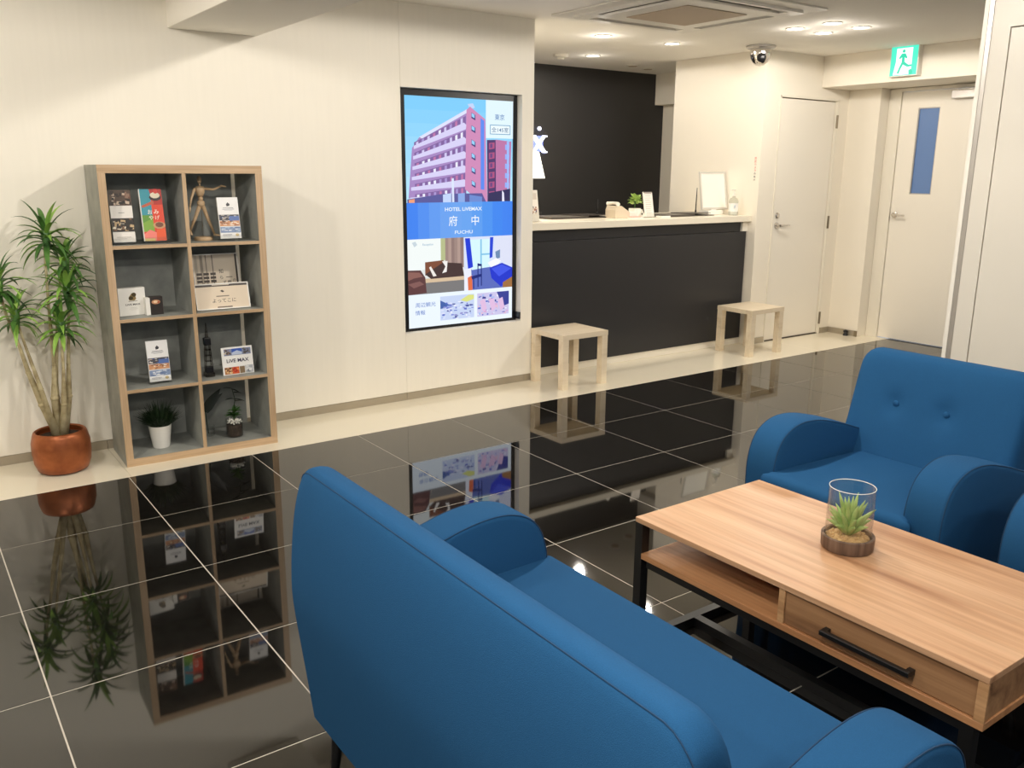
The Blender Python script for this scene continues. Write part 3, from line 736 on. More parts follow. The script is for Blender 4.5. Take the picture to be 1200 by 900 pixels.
def make_seat(name, label, cat, width, buttons, group=None, inset_=0.02):
    t = thing(name, label, cat, (0, 0, 0), 0, group)
    hw = width / 2
    prof = smooth_loop(back_profile(), 4 if buttons else 3)
    R_, TK = 0.058, 0.022
    hw -= inset_; width -= 2 * inset_     # the back is a little narrower than the arms
    offs = [0, .0025, .006, .012, .022, .036, .052, .075]
    ys = [-hw + d for d in offs] + [-hw + .075 + (width - .15) * i / 24 for i in range(1, 24)] + [hw - d for d in reversed(offs)]
    def sect(y):
        d = hw - abs(y)
        dz = R_ - math.sqrt(max(0, R_ * R_ - max(0, R_ - d) ** 2)); k = (0.797 - dz - .16) / (0.797 - .16)
        tt = 1.0
        if d < TK: tt = 1 - 0.34 * (1 - math.sqrt(1 - ((TK - d) / TK) ** 2))
        res = []
        for x, z in prof:
            xm = 0.13 - 0.075 * (z - .16) / .637
            dip = 0.0
            for by in buttons:
                rr = math.hypot((y - by) * .8, z - 0.615)
                dip += max(0, min(1, (x - 0.10) / 0.03)) * (0.016 * math.exp(-(rr / 0.028) ** 2) + 0.005 * math.exp(-(rr / 0.06) ** 2))
            zz = .16 + (z - .16) * (1 + (k - 1) * max(0, min(1, (z - .30) / .25)))
            res.append((xm + (x - xm) * tt - dip, y, zz))
        return res
    if buttons:
        extra = []
        for by in buttons: extra += [by + q for q in (-.06, -.04, -.025, -.012, 0, .012, .025, .04, .06)]
        ys = sorted(ys + extra); keep = [ys[0]]
        for y in ys[1:]:
            if y - keep[-1] > (0.004 if hw - abs(y) > .06 else 0.001): keep.append(y)
        ys = keep
    sb = B().loft([sect(y) for y in ys]); back = sb.build('backrest', M['fabric'], t, True, 60)
    # seam along the rear top edge
    spts = []
    for y in [-hw + d for d in offs[1:]] + [-hw + .075 + (width - .15) * i / 10 for i in range(1, 10)] + [hw - d for d in reversed(offs[1:])]:
        s = sect(y); q = s[6 * (4 if buttons else 3)]; spts.append((q[0] - 0.0005, q[1], q[2] + 0.0002))
    B().tube(spts, 0.0011, 6).build('seam', M['seam'], back)
    for by in buttons:
        B().ball((0.137 - 0.004, by, 0.615), 0.013, 0.6, 1, 1, 2).build('button', M['fabric'], back, True)
    hw += inset_; width += 2 * inset_
    ap = [(x, z if z < .40 else .40 + (z - .40) * .885) for x, z in smooth_loop(ARM, 3)]
    for s in (-1, 1):
        yo, yi = s * (hw + 0.012), s * (hw - 0.113)
        def asect(f, inset):
            y = yo + (yi - yo) * f; cx, cz = 0.38, 0.36
            return [(x - math.copysign(min(inset, abs(x - cx)), x - cx) * (1 if z > .2 else 0.5), y, z - (inset if z > 0.45 else 0)) for x, z in ap]
        secs = [asect(0, .014), asect(.02, .006), asect(.06, .001), asect(.12, 0), asect(.5, -.002), asect(.88, 0), asect(.94, .001), asect(.98, .006), asect(1, .014)]
        arm = B().loft(secs).build('armrest', M['fabric'], t, True, 60)
        for f in (0.035, 0.965):
            c_ = asect(f, .0025)
            B().tube(c_[6:-4], 0.0015, 6).build('seam', M['seam'], arm)
    # seat cushion with a softly crowned top, and the base under it
    sb = B()
    n1, n2 = 14, 18; x0, x1 = 0.19, 0.712; wy = hw - 0.112
    t_ = bmesh.new()
    bmesh.ops.create_cube(t_, size=1)
    for v in t_.verts: v.co = Vector(((x0 + x1) / 2 + v.co.x * (x1 - x0), v.co.y * 2 * wy, 0.365 + v.co.z * 0.13))
    bmesh.ops.bevel(t_, geom=t_.edges[:], offset=0.034, segments=5, profile=0.5, affect='EDGES')
    for v in t_.verts:
        if v.co.z > 0.40: v.co.z += 0.010 * (1 - ((v.co.y / wy) ** 2)) * (1 - ((v.co.x - 0.43) / 0.26) ** 2)
    for v in t_.verts:      # the front corners spread a little before the arms
        if v.co.x > 0.670: v.co.y += math.copysign(0.030 if v.co.x < 0.69 else 0.046, v.co.y) * min(1, abs(v.co.y) / (wy - 0.05))
    sb.join(t_); sb.build('seat_cushion', M['fabric'], t, True, 60)
    B().box(0.10, 0.645, -hw + 0.112, hw - 0.112, 0.165, 0.299, 0.012).build('base', M['fabric'], t, True, 40)
    for sx, sy in ((0.085, 1), (0.085, -1), (0.60, 1), (0.60, -1)):
        B().tube([(sx, sy * (hw - 0.06), 0.158), (sx + (0.012 if sx > .3 else -0.012), sy * (hw - 0.045), 0.0)], [0.019, 0.011], 12).build('leg', M['black_metal'], t, True, 40)
    return t
sofa = make_seat('sofa', 'blue fabric two-seat sofa with its back to the viewer', 'sofa', 1.235, [])
sofa.location = (0.668, 1.1975, 0)
ch = make_seat('armchair', 'blue fabric armchair with two buttons on its back behind the coffee table', 'armchair', 0.70, [-0.135, 0.055], 'blue armchairs by the partition', 0.035)
ch.location = (3.09, 1.56, 0); ch.rotation_euler = (0, 0, PI)
c2 = copy_tree(ch); c2.location = (3.09, 0.675, 0)
c2['label'] = 'second blue armchair, only its armrest showing at the right edge'

# ================================================================== COFFEE TABLE
tb = thing('coffee_table', 'oak coffee table with a drawer, open shelf and black metal frame', 'table', (1.755, 0.732, 0))
TLX, TLY = 0.575, 1.063
B().box(0, TLX, 0, TLY, 0.404, 0.420, 0.0012, 1).build('tabletop', M['oak'], tb, True, 30)
B().box(0, TLX, 0, TLY - 0.03, 0.292, 0.310, 0.001, 1).build('shelf', M['oak_shelf'], tb, True, 30)
box('side_panel', M['walnut'], 0.006, TLX - 0.006, 0.004, 0.022, 0.3105, 0.4035, tb)
box('divider', M['edge_oak'], 0.002, TLX - 0.002, 0.514, 0.532, 0.3105, 0.4035, tb)
dr = box('drawer', M['walnut'], 0.006, 0.024, 0.0235, 0.5125, 0.313, 0.4015, tb, 0.001)
hb = B(); hb.box(-0.024, -0.010, 0.160, 0.392, 0.345, 0.357, 0.001, 1); hb.box(-0.0105, 0.0055, 0.160, 0.174, 0.345, 0.357); hb.box(-0.0105, 0.0055, 0.378, 0.392, 0.345, 0.357)
hb.build('handle', M['black_metal'], dr)
box('drawer', M['walnut'], TLX - 0.024, TLX - 0.006, 0.0235, 0.5125, 0.313, 0.4015, tb, 0.001)
box('side_strip', M['edge_oak'], 0.0, 0.0055, 0.0, 0.022, 0.3105, 0.4035, tb)
for lx in (0.001, TLX - 0.031):
    for ly in (0.018, TLY - 0.031):
        box('leg', M['black_metal'], lx, lx + 0.03, ly, ly + 0.03, 0.0 if True else 0, 0.2915 if ly < .5 else 0.4035, tb)
for ly in (0.018, TLY - 0.048):
    box('floor_rail', M['black_metal'], 0.0365, TLX - 0.0365, ly, ly + 0.03, 0.0, 0.03, tb)
box('stretcher', M['black_metal'], 0.235, 0.265, 0.0485, TLY - 0.0485, 0.0, 0.03, tb)
for lx in (0.006, TLX - 0.036): box('side_rail', M['black_metal'], lx, lx + 0.025, 0.0485, TLY - 0.0485, 0.268, 0.2915, tb)
# terrarium on it
tr = thing('terrarium', 'small succulent in a wooden bowl under an open glass cylinder', 'plant', (2.086, 1.293, 0.420))
B().lathe([(0, 0.0005), (0.065, 0.0005), (0.070, 0.006), (0.0715, 0.040), (0.069, 0.043), (0.0635, 0.041), (0.0632, 0.028), (0, 0.028)], 36).build('bowl', M['bowl'], tr, True, 40)
B().lathe([(0.0595, 0.0285), (0.062, 0.0285), (0.062, 0.178), (0.0605, 0.180), (0.0595, 0.178), (0.0595, 0.0285)], 40).build('glass_cylinder', M['glass'], tr, True, 50)
B().tube([(0.0607 * math.cos(2 * PI * k / 40), 0.0607 * math.sin(2 * PI * k / 40), 0.1802) for k in range(41)], 0.0011, 6, False).build('rim_highlight', M['ceramic'], tr, True)  # highlight on the glass edge, painted as a white ring
gb = B(); gb.lathe([(0, 0.0365), (0.03, 0.036), (0.058, 0.033), (0.0585, 0.029), (0, 0.029)], 24)
for i in range(150):
    a = random.uniform(0, 2 * PI); r = 0.055 * math.sqrt(random.random())
    gb.ball((r * math.cos(a), r * math.sin(a), 0.037 - 0.03 * (r / .058) * .1), random.uniform(0.0035, 0.0068), 1, 1, 0.8, 1)
o = gb.build('gravel', M['gravel'], tr, True); o['kind'] = 'stuff'
nsucc = 0
for ring, (n, el, ln) in enumerate(((6, 82, .108), (8, 68, .108), (9, 52, .095), (8, 36, .070))):
    for k in range(n):
        a = 2 * PI * (k + ring * .37) / n + random.uniform(-.1, .1); e = math.radians(el + random.uniform(-6, 6))
        lf = B(); dv = Vector((math.cos(a) * math.cos(e), math.sin(a) * math.cos(e), math.sin(e))); bs = Vector((0, 0, 0.040)) + dv * 0.004
        L_ = ln * random.uniform(.85, 1.1)
        pts = [bs + dv * L_ * f + Vector((0, 0, 0.006 * math.sin(PI * f))) for f in (0, .25, .55, .8, 1)]
        lf.tube(pts, [0.006, 0.0085, 0.0072, 0.0042, 0.0005], 6)
        lf.build('leaf', M['succulent'], tr, True)

# ================================================================== BOOKCASE
BR = -0.031
bc = thing('bookcase', 'eight-compartment grey bookcase with pale wood edges against the wall', 'bookcase', (0.8443, 4.429, 0), BR)
W_, D_, H_ = 0.762, 0.352, 1.453; ED = 0.004   # pale wood edging on the front
TZ = 0.038; SH = 0.016; CH = (H_ - 2 * TZ - 3 * SH) / 4
z_sh = [TZ + k * (CH + SH) for k in range(4)]          # heights of the four compartment floors
def board(name, inner, x0, x1, z0, z1, edge, y1=D_):
    o = box(name, inner, x0, x1, ED, y1, z0, z1, bc)
    e = box('edging', edge, x0, x1, 0.0, ED - 0.0002, z0, z1, o, 0.0)
    return o
board('top_board', M['concrete'], 0, W_, H_ - TZ, H_, M['birch_h'])
board('bottom_board', M['concrete_in'], 0, W_, 0.0, TZ, M['birch_h'])
board('side_panel', M['concrete'], 0, TZ - .004, TZ + .0003, H_ - TZ - .0003, M['birch'])
board('side_panel', M['concrete_in'], W_ - TZ + .004, W_, TZ + .0003, H_ - TZ - .0003, M['birch'])
board('divider', M['concrete_in'], 0.372, 0.390, TZ + .0003, H_ - TZ - .0003, M['birch'])
for z in z_sh[1:]:
    board('shelf', M['concrete_in'], TZ - .0037, 0.3718, z - SH, z, M['birch_h'])
    board('shelf', M['concrete_in'], 0.3902, W_ - TZ + .0037, z - SH, z, M['birch_h'])
for k in range(4):
    z0 = z_sh[k] + .0005; z1 = z0 + CH - .001
    for a, b in ((TZ - .0035, 0.3715), (0.3905, 0.706)):
        box('back_panel', M['concrete_in'], a, b, D_ - 0.01, D_ - 0.004, z0, z1, bc)
def on_case(a, b, z):
    c, s = math.cos(BR), math.sin(BR)
    return (0.8443 + a * c - b * s, 4.429 + a * s + b * c, z)
PH = [(60, 62, 70), (150, 110, 84), (98, 120, 160), (214, 206, 196), (60, 80, 120), (190, 150, 110), (236, 232, 226), (44, 40, 42)]
# --- leaflet stands: an angled card holder with a stack of leaflets
def leaflet(name, label, a, b, z, w, h, pic, cat='leaflets', group=None, tilt=0.16, stand=True, depth=0.012, rz=0.0):
    t = thing(name, label, cat, on_case(a, b, z + 0.0006), BR + rz, group)
    base = 0.012 if stand else 0.0
    lean = Matrix.Rotation(-tilt, 4, 'X')
    U = Vector((1, 0, 0)); V = lean @ Vector((0, 0, 1)); N = U.cross(V)
    def slab(x0, x1, z0, z1, d0, d1, nm, mt, org=Vector((0, 0, base))):
        s = B(); s.box(x0, x1, d0, d1, z0, z1)
        bmesh.ops.transform(s.bm, matrix=Matrix.Translation(org) @ lean, verts=s.bm.verts)
        return s.build(nm, mt, t)
    slab(0, w, 0, h, 0.0, depth, 'leaflet_stack', M['paper'])
    pic.build('cover_print', M['print'], t, Vector((0, 0, base)) + N * 0.0002, U, V)
    if stand:
        s = B(); s.box(-0.003, w + 0.003, -0.004, 0.055, 0.0, 0.006); s.box(-0.003, w + 0.003, -0.0045, -0.0025, 0.006, 0.03)
        s.build('acrylic_stand', M['glass'], t)
        slab(-0.003, w + 0.003, 0, h * 0.7, depth + 0.0005, depth + 0.003, 'stand_back', M['glass'])
    return t
def white_leaflet_pic(w, h):
    p = Pic(w, h, (240, 240, 240))
    p.poly([(.42, .17), (.50, .12), (.60, .17), (.56, .21), (.44, .22)], (52, 52, 60))
    p.rect(.25, .25, .75, .262, (120, 120, 130)); p.rect(.22, .28, .78, .295, (160, 160, 168)); p.rect(.30, .31, .70, .318, (170, 170, 175))
    p.rect(.02, .42, .98, .56, (70, 72, 84)); p.scatter(.02, .42, .98, .56, [(40, 40, 52), (110, 84, 70), (200, 190, 180), (70, 100, 170), (230, 226, 220)], 26, .08, .2)
    p.rect(.5, .46, .98, .58, (84, 112, 176)); p.rect(.02, .57, .98, .70, (206, 150, 110)); p.scatter(.02, .56, .98, .70, [(224, 176, 130), (90, 60, 46), (240, 232, 220), (150, 90, 60)], 26, .08, .2)
    p.rect(.02, .72, .98, .86, (130, 150, 186)); p.scatter(.02, .72, .98, .86, [(170, 190, 214), (100, 120, 160), (226, 230, 236)], 18, .1, .25)
    p.rect(.10, .90, .55, .912, (150, 150, 156)); p.rect(.10, .93, .5, .938, (170, 170, 176)); p.blob(.80, .92, .09, .035, (210, 190, 140))
    return p
p = Pic(0.098, 0.245, (232, 228, 222))
p.rect(0, 0, 1, .30, (84, 66, 54)); p.scatter(0, 0, 1, .30, [(50, 38, 32), (140, 110, 92), (200, 180, 160), (110, 70, 56), (30, 26, 24)], 34, .08, .25)
p.rect(.35, .43, .62, .44, (150, 148, 144)); p.rect(0, .54, 1, .80, (40, 34, 30)); p.scatter(0, .54, 1, .80, [(24, 20, 18), (230, 220, 200), (120, 90, 66), (60, 48, 40), (196, 170, 130)], 34, .08, .25)
p.rect(.15, .90, .8, .908, (170, 166, 160)); p.rect(.15, .93, .6, .936, (180, 176, 170))
leaflet('leaflet_stand', 'tall brown and white leaflet in the top left compartment', 0.053, 0.06, z_sh[3], 0.098, 0.245, p, rz=-0.03)
p = Pic(0.104, 0.248, (214, 70, 52))
p.rect(0, 0, .5, .52, (60, 150, 168)); p.poly([(.45, 0), (1, 0), (1, .3), (.62, .32)], (180, 50, 44)); p.blob(.70, .16, .27, .07, (60, 46, 50)); p.blob(.70, .12, .22, .06, (226, 214, 190)); p.blob(.74, .04, .10, .05, (206, 60, 50)); p.poly([(.05, .32), (.6, .22), (.62, .28), (.1, .36)], (190, 96, 70))
p.rect(0, .5, .52, .82, (98, 150, 60)); p.poly([(0, .66), (.5, .56), (.52, .82), (0, .82)], (128, 170, 66)); p.poly([(.5, .3), (1, .3), (1, .72), (.5, .7)], (224, 74, 50)); p.blob(.75, .70, .28, .07, (200, 150, 110)); p.blob(.75, .69, .18, .05, (120, 76, 56))
p.poly([(.0, .88), (.3, .78), (.6, .84), (.6, 1), (0, 1)], (236, 130, 120)); p.poly([(.6, .78), (1, .76), (1, 1), (.56, 1)], (232, 92, 50)); p.rect(0, .95, .5, 1, (214, 190, 120)); p.rect(0, 0, .035, 1, (236, 232, 226))
for s_, x_, y_ in (('お', .40, .44), ('み', .68, .44), ('や', .42, .55), ('げ', .70, .55)): p.text(s_, x_, y_, .085, (250, 244, 232))
leaflet('leaflet_stand', 'colourful red, teal and green leaflet with large white Japanese lettering', 0.192, 0.075, z_sh[3], 0.104, 0.245, p, rz=0.0)
leaflet('leaflet_stand', 'white photo leaflet beside the wooden mannequin in the top right compartment', 0.554, 0.06, z_sh[3], 0.104, 0.205, white_leaflet_pic(0.104, 0.205), group='white photo leaflets')
leaflet('leaflet_stand', 'white photo leaflet alone in the third compartment down on the left', 0.157, 0.07, z_sh[1], 0.102, 0.205, white_leaflet_pic(0.102, 0.205), group='white photo leaflets')
# boxes in the second compartment
t = thing('gift_box', 'white gift box with a small emblem and dark lettering', 'box', on_case(0.053, 0.10, z_sh[2] + 0.0005), BR + 0.12)
B().box(0, 0.128, 0, 0.035, 0, 0.135, 0.002).build('carton', M['paper'], t, True, 40)
p = Pic(0.124, 0.131)
EM = (74, 62, 36)
p.poly([(.38, .44), (.40, .30), (.50, .18), (.62, .20), (.66, .40), (.58, .46)], (150, 128, 84)); p.blob(.58, .24, .09, .08, EM); p.blob(.46, .36, .09, .07, EM); p.rect(.36, .47, .70, .485, EM)
p.text('LiVE MAX', .52, .60, .065, (40, 36, 36), .56); p.rect(.40, .72, .66, .728, (170, 166, 160)); p.rect(.36, .76, .70, .767, (180, 176, 170)); p.rect(.42, .80, .64, .806, (180, 176, 170))
p.build('front_print', M['print'], t, (0.002, -0.0001, 0.002), (1, 0, 0), (0, 0, 1))
t = thing('card_box', 'small dark box with a white end and a food photo, beside the white gift box', 'box', on_case(0.192, 0.075, z_sh[2] + 0.0005), BR + 0.05)
B().box(0, 0.060, 0, 0.04, 0, 0.088, 0.001).build('carton', M['dark_leather'], t, True, 40)
B().box(-0.021, -0.0008, 0.0, 0.04, 0, 0.085, 0.001).build('white_end', M['paper'], t, True, 40)
p = Pic(0.058, 0.086, (48, 42, 40)); p.blob(.45, .28, .36, .13, (206, 150, 110)); p.blob(.42, .27, .18, .07, (240, 214, 180)); p.blob(.66, .30, .10, .06, (180, 90, 60))
p.build('front_print', M['print'], t, (0.001, -0.0001, 0.001), (1, 0, 0), (0, 0, 1))
# two framed cards
def card_frame(label, a, b, z, w, h, pic, tilt, rim=(0.006,) * 2):
    t = thing('framed_card', label, 'framed card', on_case(a, b, z + 0.0035), BR, 'framed cards in the bookcase')
    lean = Matrix.Rotation(-tilt, 4, 'X')
    def slab(x0, x1, z0, z1, d0, d1, nm, mt):
        s = B(); s.box(x0, x1, d0, d1, z0, z1); bmesh.ops.transform(s.bm, matrix=lean, verts=s.bm.verts); return s.build(nm, mt, t)
    slab(0, w, 0, h, 0, 0.004, 'card', M['paper'])
    r = B()
    r.box(0, w, -0.003, -0.0004, 0, 0.005); r.box(0, w, -0.003, -0.0004, h - 0.005, h); r.box(w - 0.006, w, -0.003, -0.0004, 0.005, h - 0.005); r.box(0, 0.003, -0.003, -0.0004, 0.005, h - 0.005)
    bmesh.ops.transform(r.bm, matrix=lean, verts=r.bm.verts); r.build('rim', M['ceramic'], t)
    s = B(); s.box(w * .3, w * .7, 0.0045, 0.007, 0.0, h * .8); bmesh.ops.transform(s.bm, matrix=Matrix.Translation((0, 0.012, 0)) @ Matrix.Rotation(-tilt - .12, 4, 'X'), verts=s.bm.verts); s.build('prop', M['glass'], t)
    U = Vector((1, 0, 0)); V = lean @ Vector((0, 0, 1)); N = U.cross(V)
    pic.build('card_print', M['print'], t, N * 0.0003, U, V, 0.00003)
p = Pic(0.235, 0.27, (222, 208, 188)); SK = (70, 60, 52)
p.rect(.93, 0, .97, 1, (52, 46, 44)); p.rect(.04, .0, .10, .75, (190, 178, 160)); p.rect(.16, .0, .22, .72, (160, 148, 132)); p.rect(.28, 0, .30, .7, (140, 128, 112)); p.rect(.42, 0, .44, .7, (120, 108, 96))
for k in range(4):
    for j in range(3): p.rect(.06 + .15 * j, .36 + .07 * k, .18 + .15 * j, .41 + .07 * k, SK)
p.text('知', .60, .34, .085, SK); p.text('ら', .60, .46, .07, SK); p.text('ず', .66, .56, .07, SK); p.text('一', .77, .46, .012, SK); p.text('夜', .77, .56, .08, SK); p.text('の', .88, .53, .06, SK)
card_frame('framed card with brush lettering standing behind another framed card', 0.446, 0.20, z_sh[2], 0.235, 0.27, p, 0.15)
p = Pic(0.272, 0.132, (226, 210, 188)); p.rect(0, .0, 1, .12, (64, 56, 52)); p.rect(.32, .04, .64, .075, (200, 190, 174)); p.poly([(.46, .30), (.50, .26), (.54, .32), (.51, .36)], SK); p.rect(.38, .48, .62, .52, (130, 118, 104))
p.text('よってこに', .52, .67, .15, SK, .44); p.rect(.38, .90, .66, .95, (120, 108, 96))
card_frame('wide framed card with one line of Japanese lettering', 0.412, 0.07, z_sh[2], 0.272, 0.132, p, 0.22)
# business card block
t = thing('card_holder', 'photo card with dark lettering on white, third compartment down on the right', 'card', on_case(0.518, 0.065, z_sh[1] + 0.0015), BR + 0.02)
s = B(); s.box(0, 0.162, 0, 0.006, 0, 0.145); bmesh.ops.transform(s.bm, matrix=Matrix.Rotation(-0.12, 4, 'X'), verts=s.bm.verts); s.build('card', M['paper'], t)
s = B(); s.box(0.01, 0.152, 0.007, 0.06, 0.0, 0.005); s.box(0.01, 0.152, 0.0255, 0.028, 0.005, 0.11); s.build('acrylic_stand', M['glass'], t)
p = Pic(0.162, 0.145, (240, 240, 238))
p.rect(.08, .06, .95, .30, (130, 140, 170)); p.scatter(.06, .06, .33, .30, [(70, 60, 56), (200, 190, 176), (130, 110, 96)], 14, .15, .35); p.rect(.33, .06, .66, .28, (58, 92, 180)); p.poly([(.33, .2), (.5, .13), (.66, .2), (.66, .28), (.33, .28)], (186, 200, 226)); p.scatter(.66, .06, .95, .28, [(120, 116, 112), (210, 204, 196), (84, 80, 80)], 14, .15, .35)
p.text('LiVE MAX', .50, .49, .13, (52, 48, 78), .72)
p.rect(.05, .72, .33, .97, (176, 120, 76)); p.scatter(.05, .72, .33, .97, [(226, 190, 140), (96, 60, 44), (240, 220, 190)], 14, .15, .35); p.rect(.30, .72, .52, .97, (206, 92, 50)); p.scatter(.30, .72, .52, .97, [(240, 150, 80), (170, 50, 36)], 8, .2, .4); p.rect(.54, .72, .70, .97, (130, 110, 84)); p.rect(.72, .70, .97, .97, (176, 180, 186)); p.scatter(.72, .70, .97, .97, [(120, 126, 134), (220, 222, 224)], 8, .2, .5)
V = Matrix.Rotation(-0.12, 4, 'X') @ Vector((0, 0, 1))
p.build('card_print', M['print'], t, (0, -0.0002, 0), (1, 0, 0), V)
# wooden mannequin
mq = thing('mannequin', 'jointed wooden artist mannequin striding with one arm held out', 'figurine', on_case(0.494, 0.16, z_sh[3] + 0.0005), BR)
k_ = 0.98
B().lathe([(0, 0), (0.045, 0), (0.046, 0.004), (0.046, 0.014), (0.043, 0.018), (0, 0.018)], 24).build('base', M['mannequin'], mq, True, 40)
B().tube([(0, 0.004, 0.017), (0, 0.004, 0.178)], 0.0016, 6).build('rod', M['chrome'], mq)
B().ball((0, 0, 0.300), 0.0135, .85, .95, 1.5).build('head', M['mannequin'], mq, True)
B().tube([(0, 0, 0.268), (0, 0, 0.287)], 0.005, 8).build('neck', M['mannequin'], mq, True)
tb_ = B(); tb_.lathe([(0, 0.216), (0.014, 0.218), (0.022, 0.240), (0.025, 0.258), (0.018, 0.268), (0, 0.270)], 16); bmesh.ops.scale(tb_.bm, vec=(1, .7, 1), verts=tb_.bm.verts); tb_.build('chest', M['mannequin'], mq, True)
B().ball((0, 0, 0.207), 0.0125).build('waist', M['mannequin'], mq, True)
hp = B(); hp.lathe([(0, 0.166), (0.014, 0.168), (0.020, 0.180), (0.018, 0.194), (0.010, 0.199), (0, 0.200)], 16); bmesh.ops.scale(hp.bm, vec=(1, .75, 1), verts=hp.bm.verts); hp.build('hips', M['mannequin'], mq, True)
def limb(nm, pts, rr):
    b = B(); b.tube(pts, rr, 10)
    for q, r in zip(pts, rr): b.ball(q, r * 1.04, sub=1)
    b.build(nm, M['mannequin'], mq, True)
limb('arm', [(0.027, 0, 0.256), (0.065, -0.004, 0.252), (0.102, -0.012, 0.268)], [0.0075, 0.0062, 0.0042]); limb('hand', [(0.104, -0.012, 0.270), (0.124, -0.016, 0.266)], [0.005, 0.003])
limb('arm', [(-0.027, 0, 0.256), (-0.046, -0.002, 0.210), (-0.058, -0.012, 0.168)], [0.0075, 0.0062, 0.0042]); limb('hand', [(-0.059, -0.013, 0.163), (-0.062, -0.018, 0.142)], [0.005, 0.003])
limb('leg', [(0.010, 0, 0.168), (0.030, -0.006, 0.100), (0.056, 0.0, 0.030)], [0.010, 0.0085, 0.0052]); limb('foot', [(0.056, 0, 0.026), (0.080, -0.012, 0.022)], [0.0065, 0.0048])
limb('leg', [(-0.010, 0, 0.168), (-0.034, 0.002, 0.110), (-0.058, 0.012, 0.052)], [0.010, 0.0085, 0.0052]); limb('foot', [(-0.060, 0.012, 0.046), (-0.058, -0.006, 0.030)], [0.0065, 0.0048])
# dark glass tower ornament
tw = thing('tower_ornament', 'dark glass tower ornament left of the photo card', 'ornament', on_case(0.455, 0.10, z_sh[1] + 0.0005), BR)
B().box(-0.024, 0.024, -0.024, 0.024, 0, 0.022, 0.003).build('base', M['smoked'], tw)
B().box(-0.019, 0.019, -0.019, 0.019, 0.0225, 0.052, 0.002).build('lower_block', M['black_plastic'], tw, True, 40)
sh = B()
for sx in (-1, 1):
    for sy in (-1, 1): sh.tube([(sx * 0.016, sy * 0.016, 0.052), (sx * 0.011, sy * 0.011, 0.165)], 0.0026, 6)
for z in (0.08, 0.11, 0.14): sh.box(-0.0145, 0.0145, -0.0145, 0.0145, z, z + 0.003)
sh.build('shaft', M['smoked'], tw)
B().box(-0.017, 0.017, -0.017, 0.017, 0.1655, 0.205, 0.004).build('upper_block', M['black_plastic'], tw, True, 40)
B().lathe([(0.010, 0.2055), (0.007, 0.235), (0.002, 0.28), (0, 0.285)], 10).build('spire', M['smoked'], tw, True)
# potted grass plant, bottom left
gp = thing('potted_grass', 'bushy dark green grass plant in a white pot', 'plant', on_case(0.196, 0.14, z_sh[0] + 0.0005), BR)
B().lathe([(0, 0), (0.040, 0), (0.042, 0.004), (0.056, 0.112), (0.058, 0.118), (0.054, 0.118), (0.050, 0.100), (0, 0.100)], 28).build('pot', M['ceramic'], gp, True, 40)
gb = B()
for i in range(620):
    a = random.uniform(0, 2 * PI); r = 0.035 * math.sqrt(random.random()); tlt = random.uniform(0, 0.95) ** .8
    dv = Vector((math.cos(a) * math.sin(tlt), math.sin(a) * math.sin(tlt), math.cos(tlt)))
    gb.blade((r * math.cos(a), r * math.sin(a), 0.102), dv, (0, 0, 1), random.uniform(.08, .165) * (1 - .25 * tlt), 0.006, random.uniform(0.1, .7), 3)
o = gb.build('grass', M['leaf_dark'], gp); o['kind'] = 'stuff'
# plant in glass with white stones, bottom right
gl = thing('glass_planter', 'small leafy plant in a glass jar of white stones', 'plant', on_case(0.570, 0.12, z_sh[0] + 0.0005), BR)
B().lathe([(0, 0.001), (0.040, 0.001), (0.045, 0.006), (0.045, 0.098), (0.043, 0.100), (0.042, 0.098), (0.042, 0.008), (0, 0.006)], 28).build('jar', M['glass'], gl, True, 40)
B().lathe([(0, 0.0065), (0.0412, 0.0065), (0.0412, 0.066), (0, 0.066)], 20).build('soil', M['soil'], gl, True, 40)
sb = B()
for i in range(90):
    a = random.uniform(0, 2 * PI); r = 0.037 * math.sqrt(random.random()); sb.ball((r * math.cos(a), r * math.sin(a), 0.072 + random.uniform(0, .022)), random.uniform(.004, .0075), 1, 1, .8, 1)
o = sb.build('white_stones', M['ceramic'], gl, True); o['kind'] = 'stuff'
B().tube([(0, 0, 0.07), (0.004, 0, 0.15), (0.012, 0.0, 0.205), (0.0, 0, 0.262)], [.003, .0025, .002, .0015], 6).build('stem', M['leaf_dark'], gl)
for i in range(22):
    a = random.uniform(0, 2 * PI); e = random.uniform(.2, 1.2); lf = B()
    lf.blade((0.002, 0, 0.09 + random.uniform(0, .05)), (math.cos(a) * math.cos(e), math.sin(a) * math.cos(e), math.sin(e)), (0, 0, 1), random.uniform(.035, .062), .022, .5, 4); lf.build('leaf', M['leaf'], gl, True)
for x, z, dx, dz, L_ in ((0.008, 0.205, 1, -.25, .06), (0.008, 0.205, -1, .15, .055), (0.004, 0.238, 1, .0, .05), (0.0, 0.262, -1, .35, .055), (0, 0.258, 1, -.5, .055), (.008, .19, .8, .1, .055)):
    lf = B(); lf.blade((x, 0, z), (dx, -.25, dz), (0, 0, 1), L_, .020, .25, 4); lf.build('leaf', M['leaf_black'], gl, True)
dl = thing('dark_leaf_vase', 'dark single leaf in a small clear vase in the bottom right compartment', 'plant', on_case(0.452, 0.20, z_sh[0] + 0.0005), BR)
B().lathe([(0, 0.001), (0.030, 0.001), (0.034, 0.006), (0.034, 0.055), (0.032, 0.057), (0.031, 0.055), (0.031, 0.008), (0, 0.006)], 24).build('vase', M['glass'], dl, True, 40)
B().tube([(0, 0, 0.012), (-0.006, 0, 0.10), (-0.008, 0, 0.15)], 0.0022, 6).build('stem', M['leaf_dark'], dl)
lf = B(); lf.blade((-0.010, 0, 0.135), (0.5, -.1, .85), (0, -1, .2), .15, .062, .35, 6, fold=.1); lf.blade((-0.004, 0, 0.145), (0.62, -.1, .78), (0, -1, .2), .125, .042, .5, 6, fold=.12); lf.build('leaf', M['leaf_black'], dl, True)

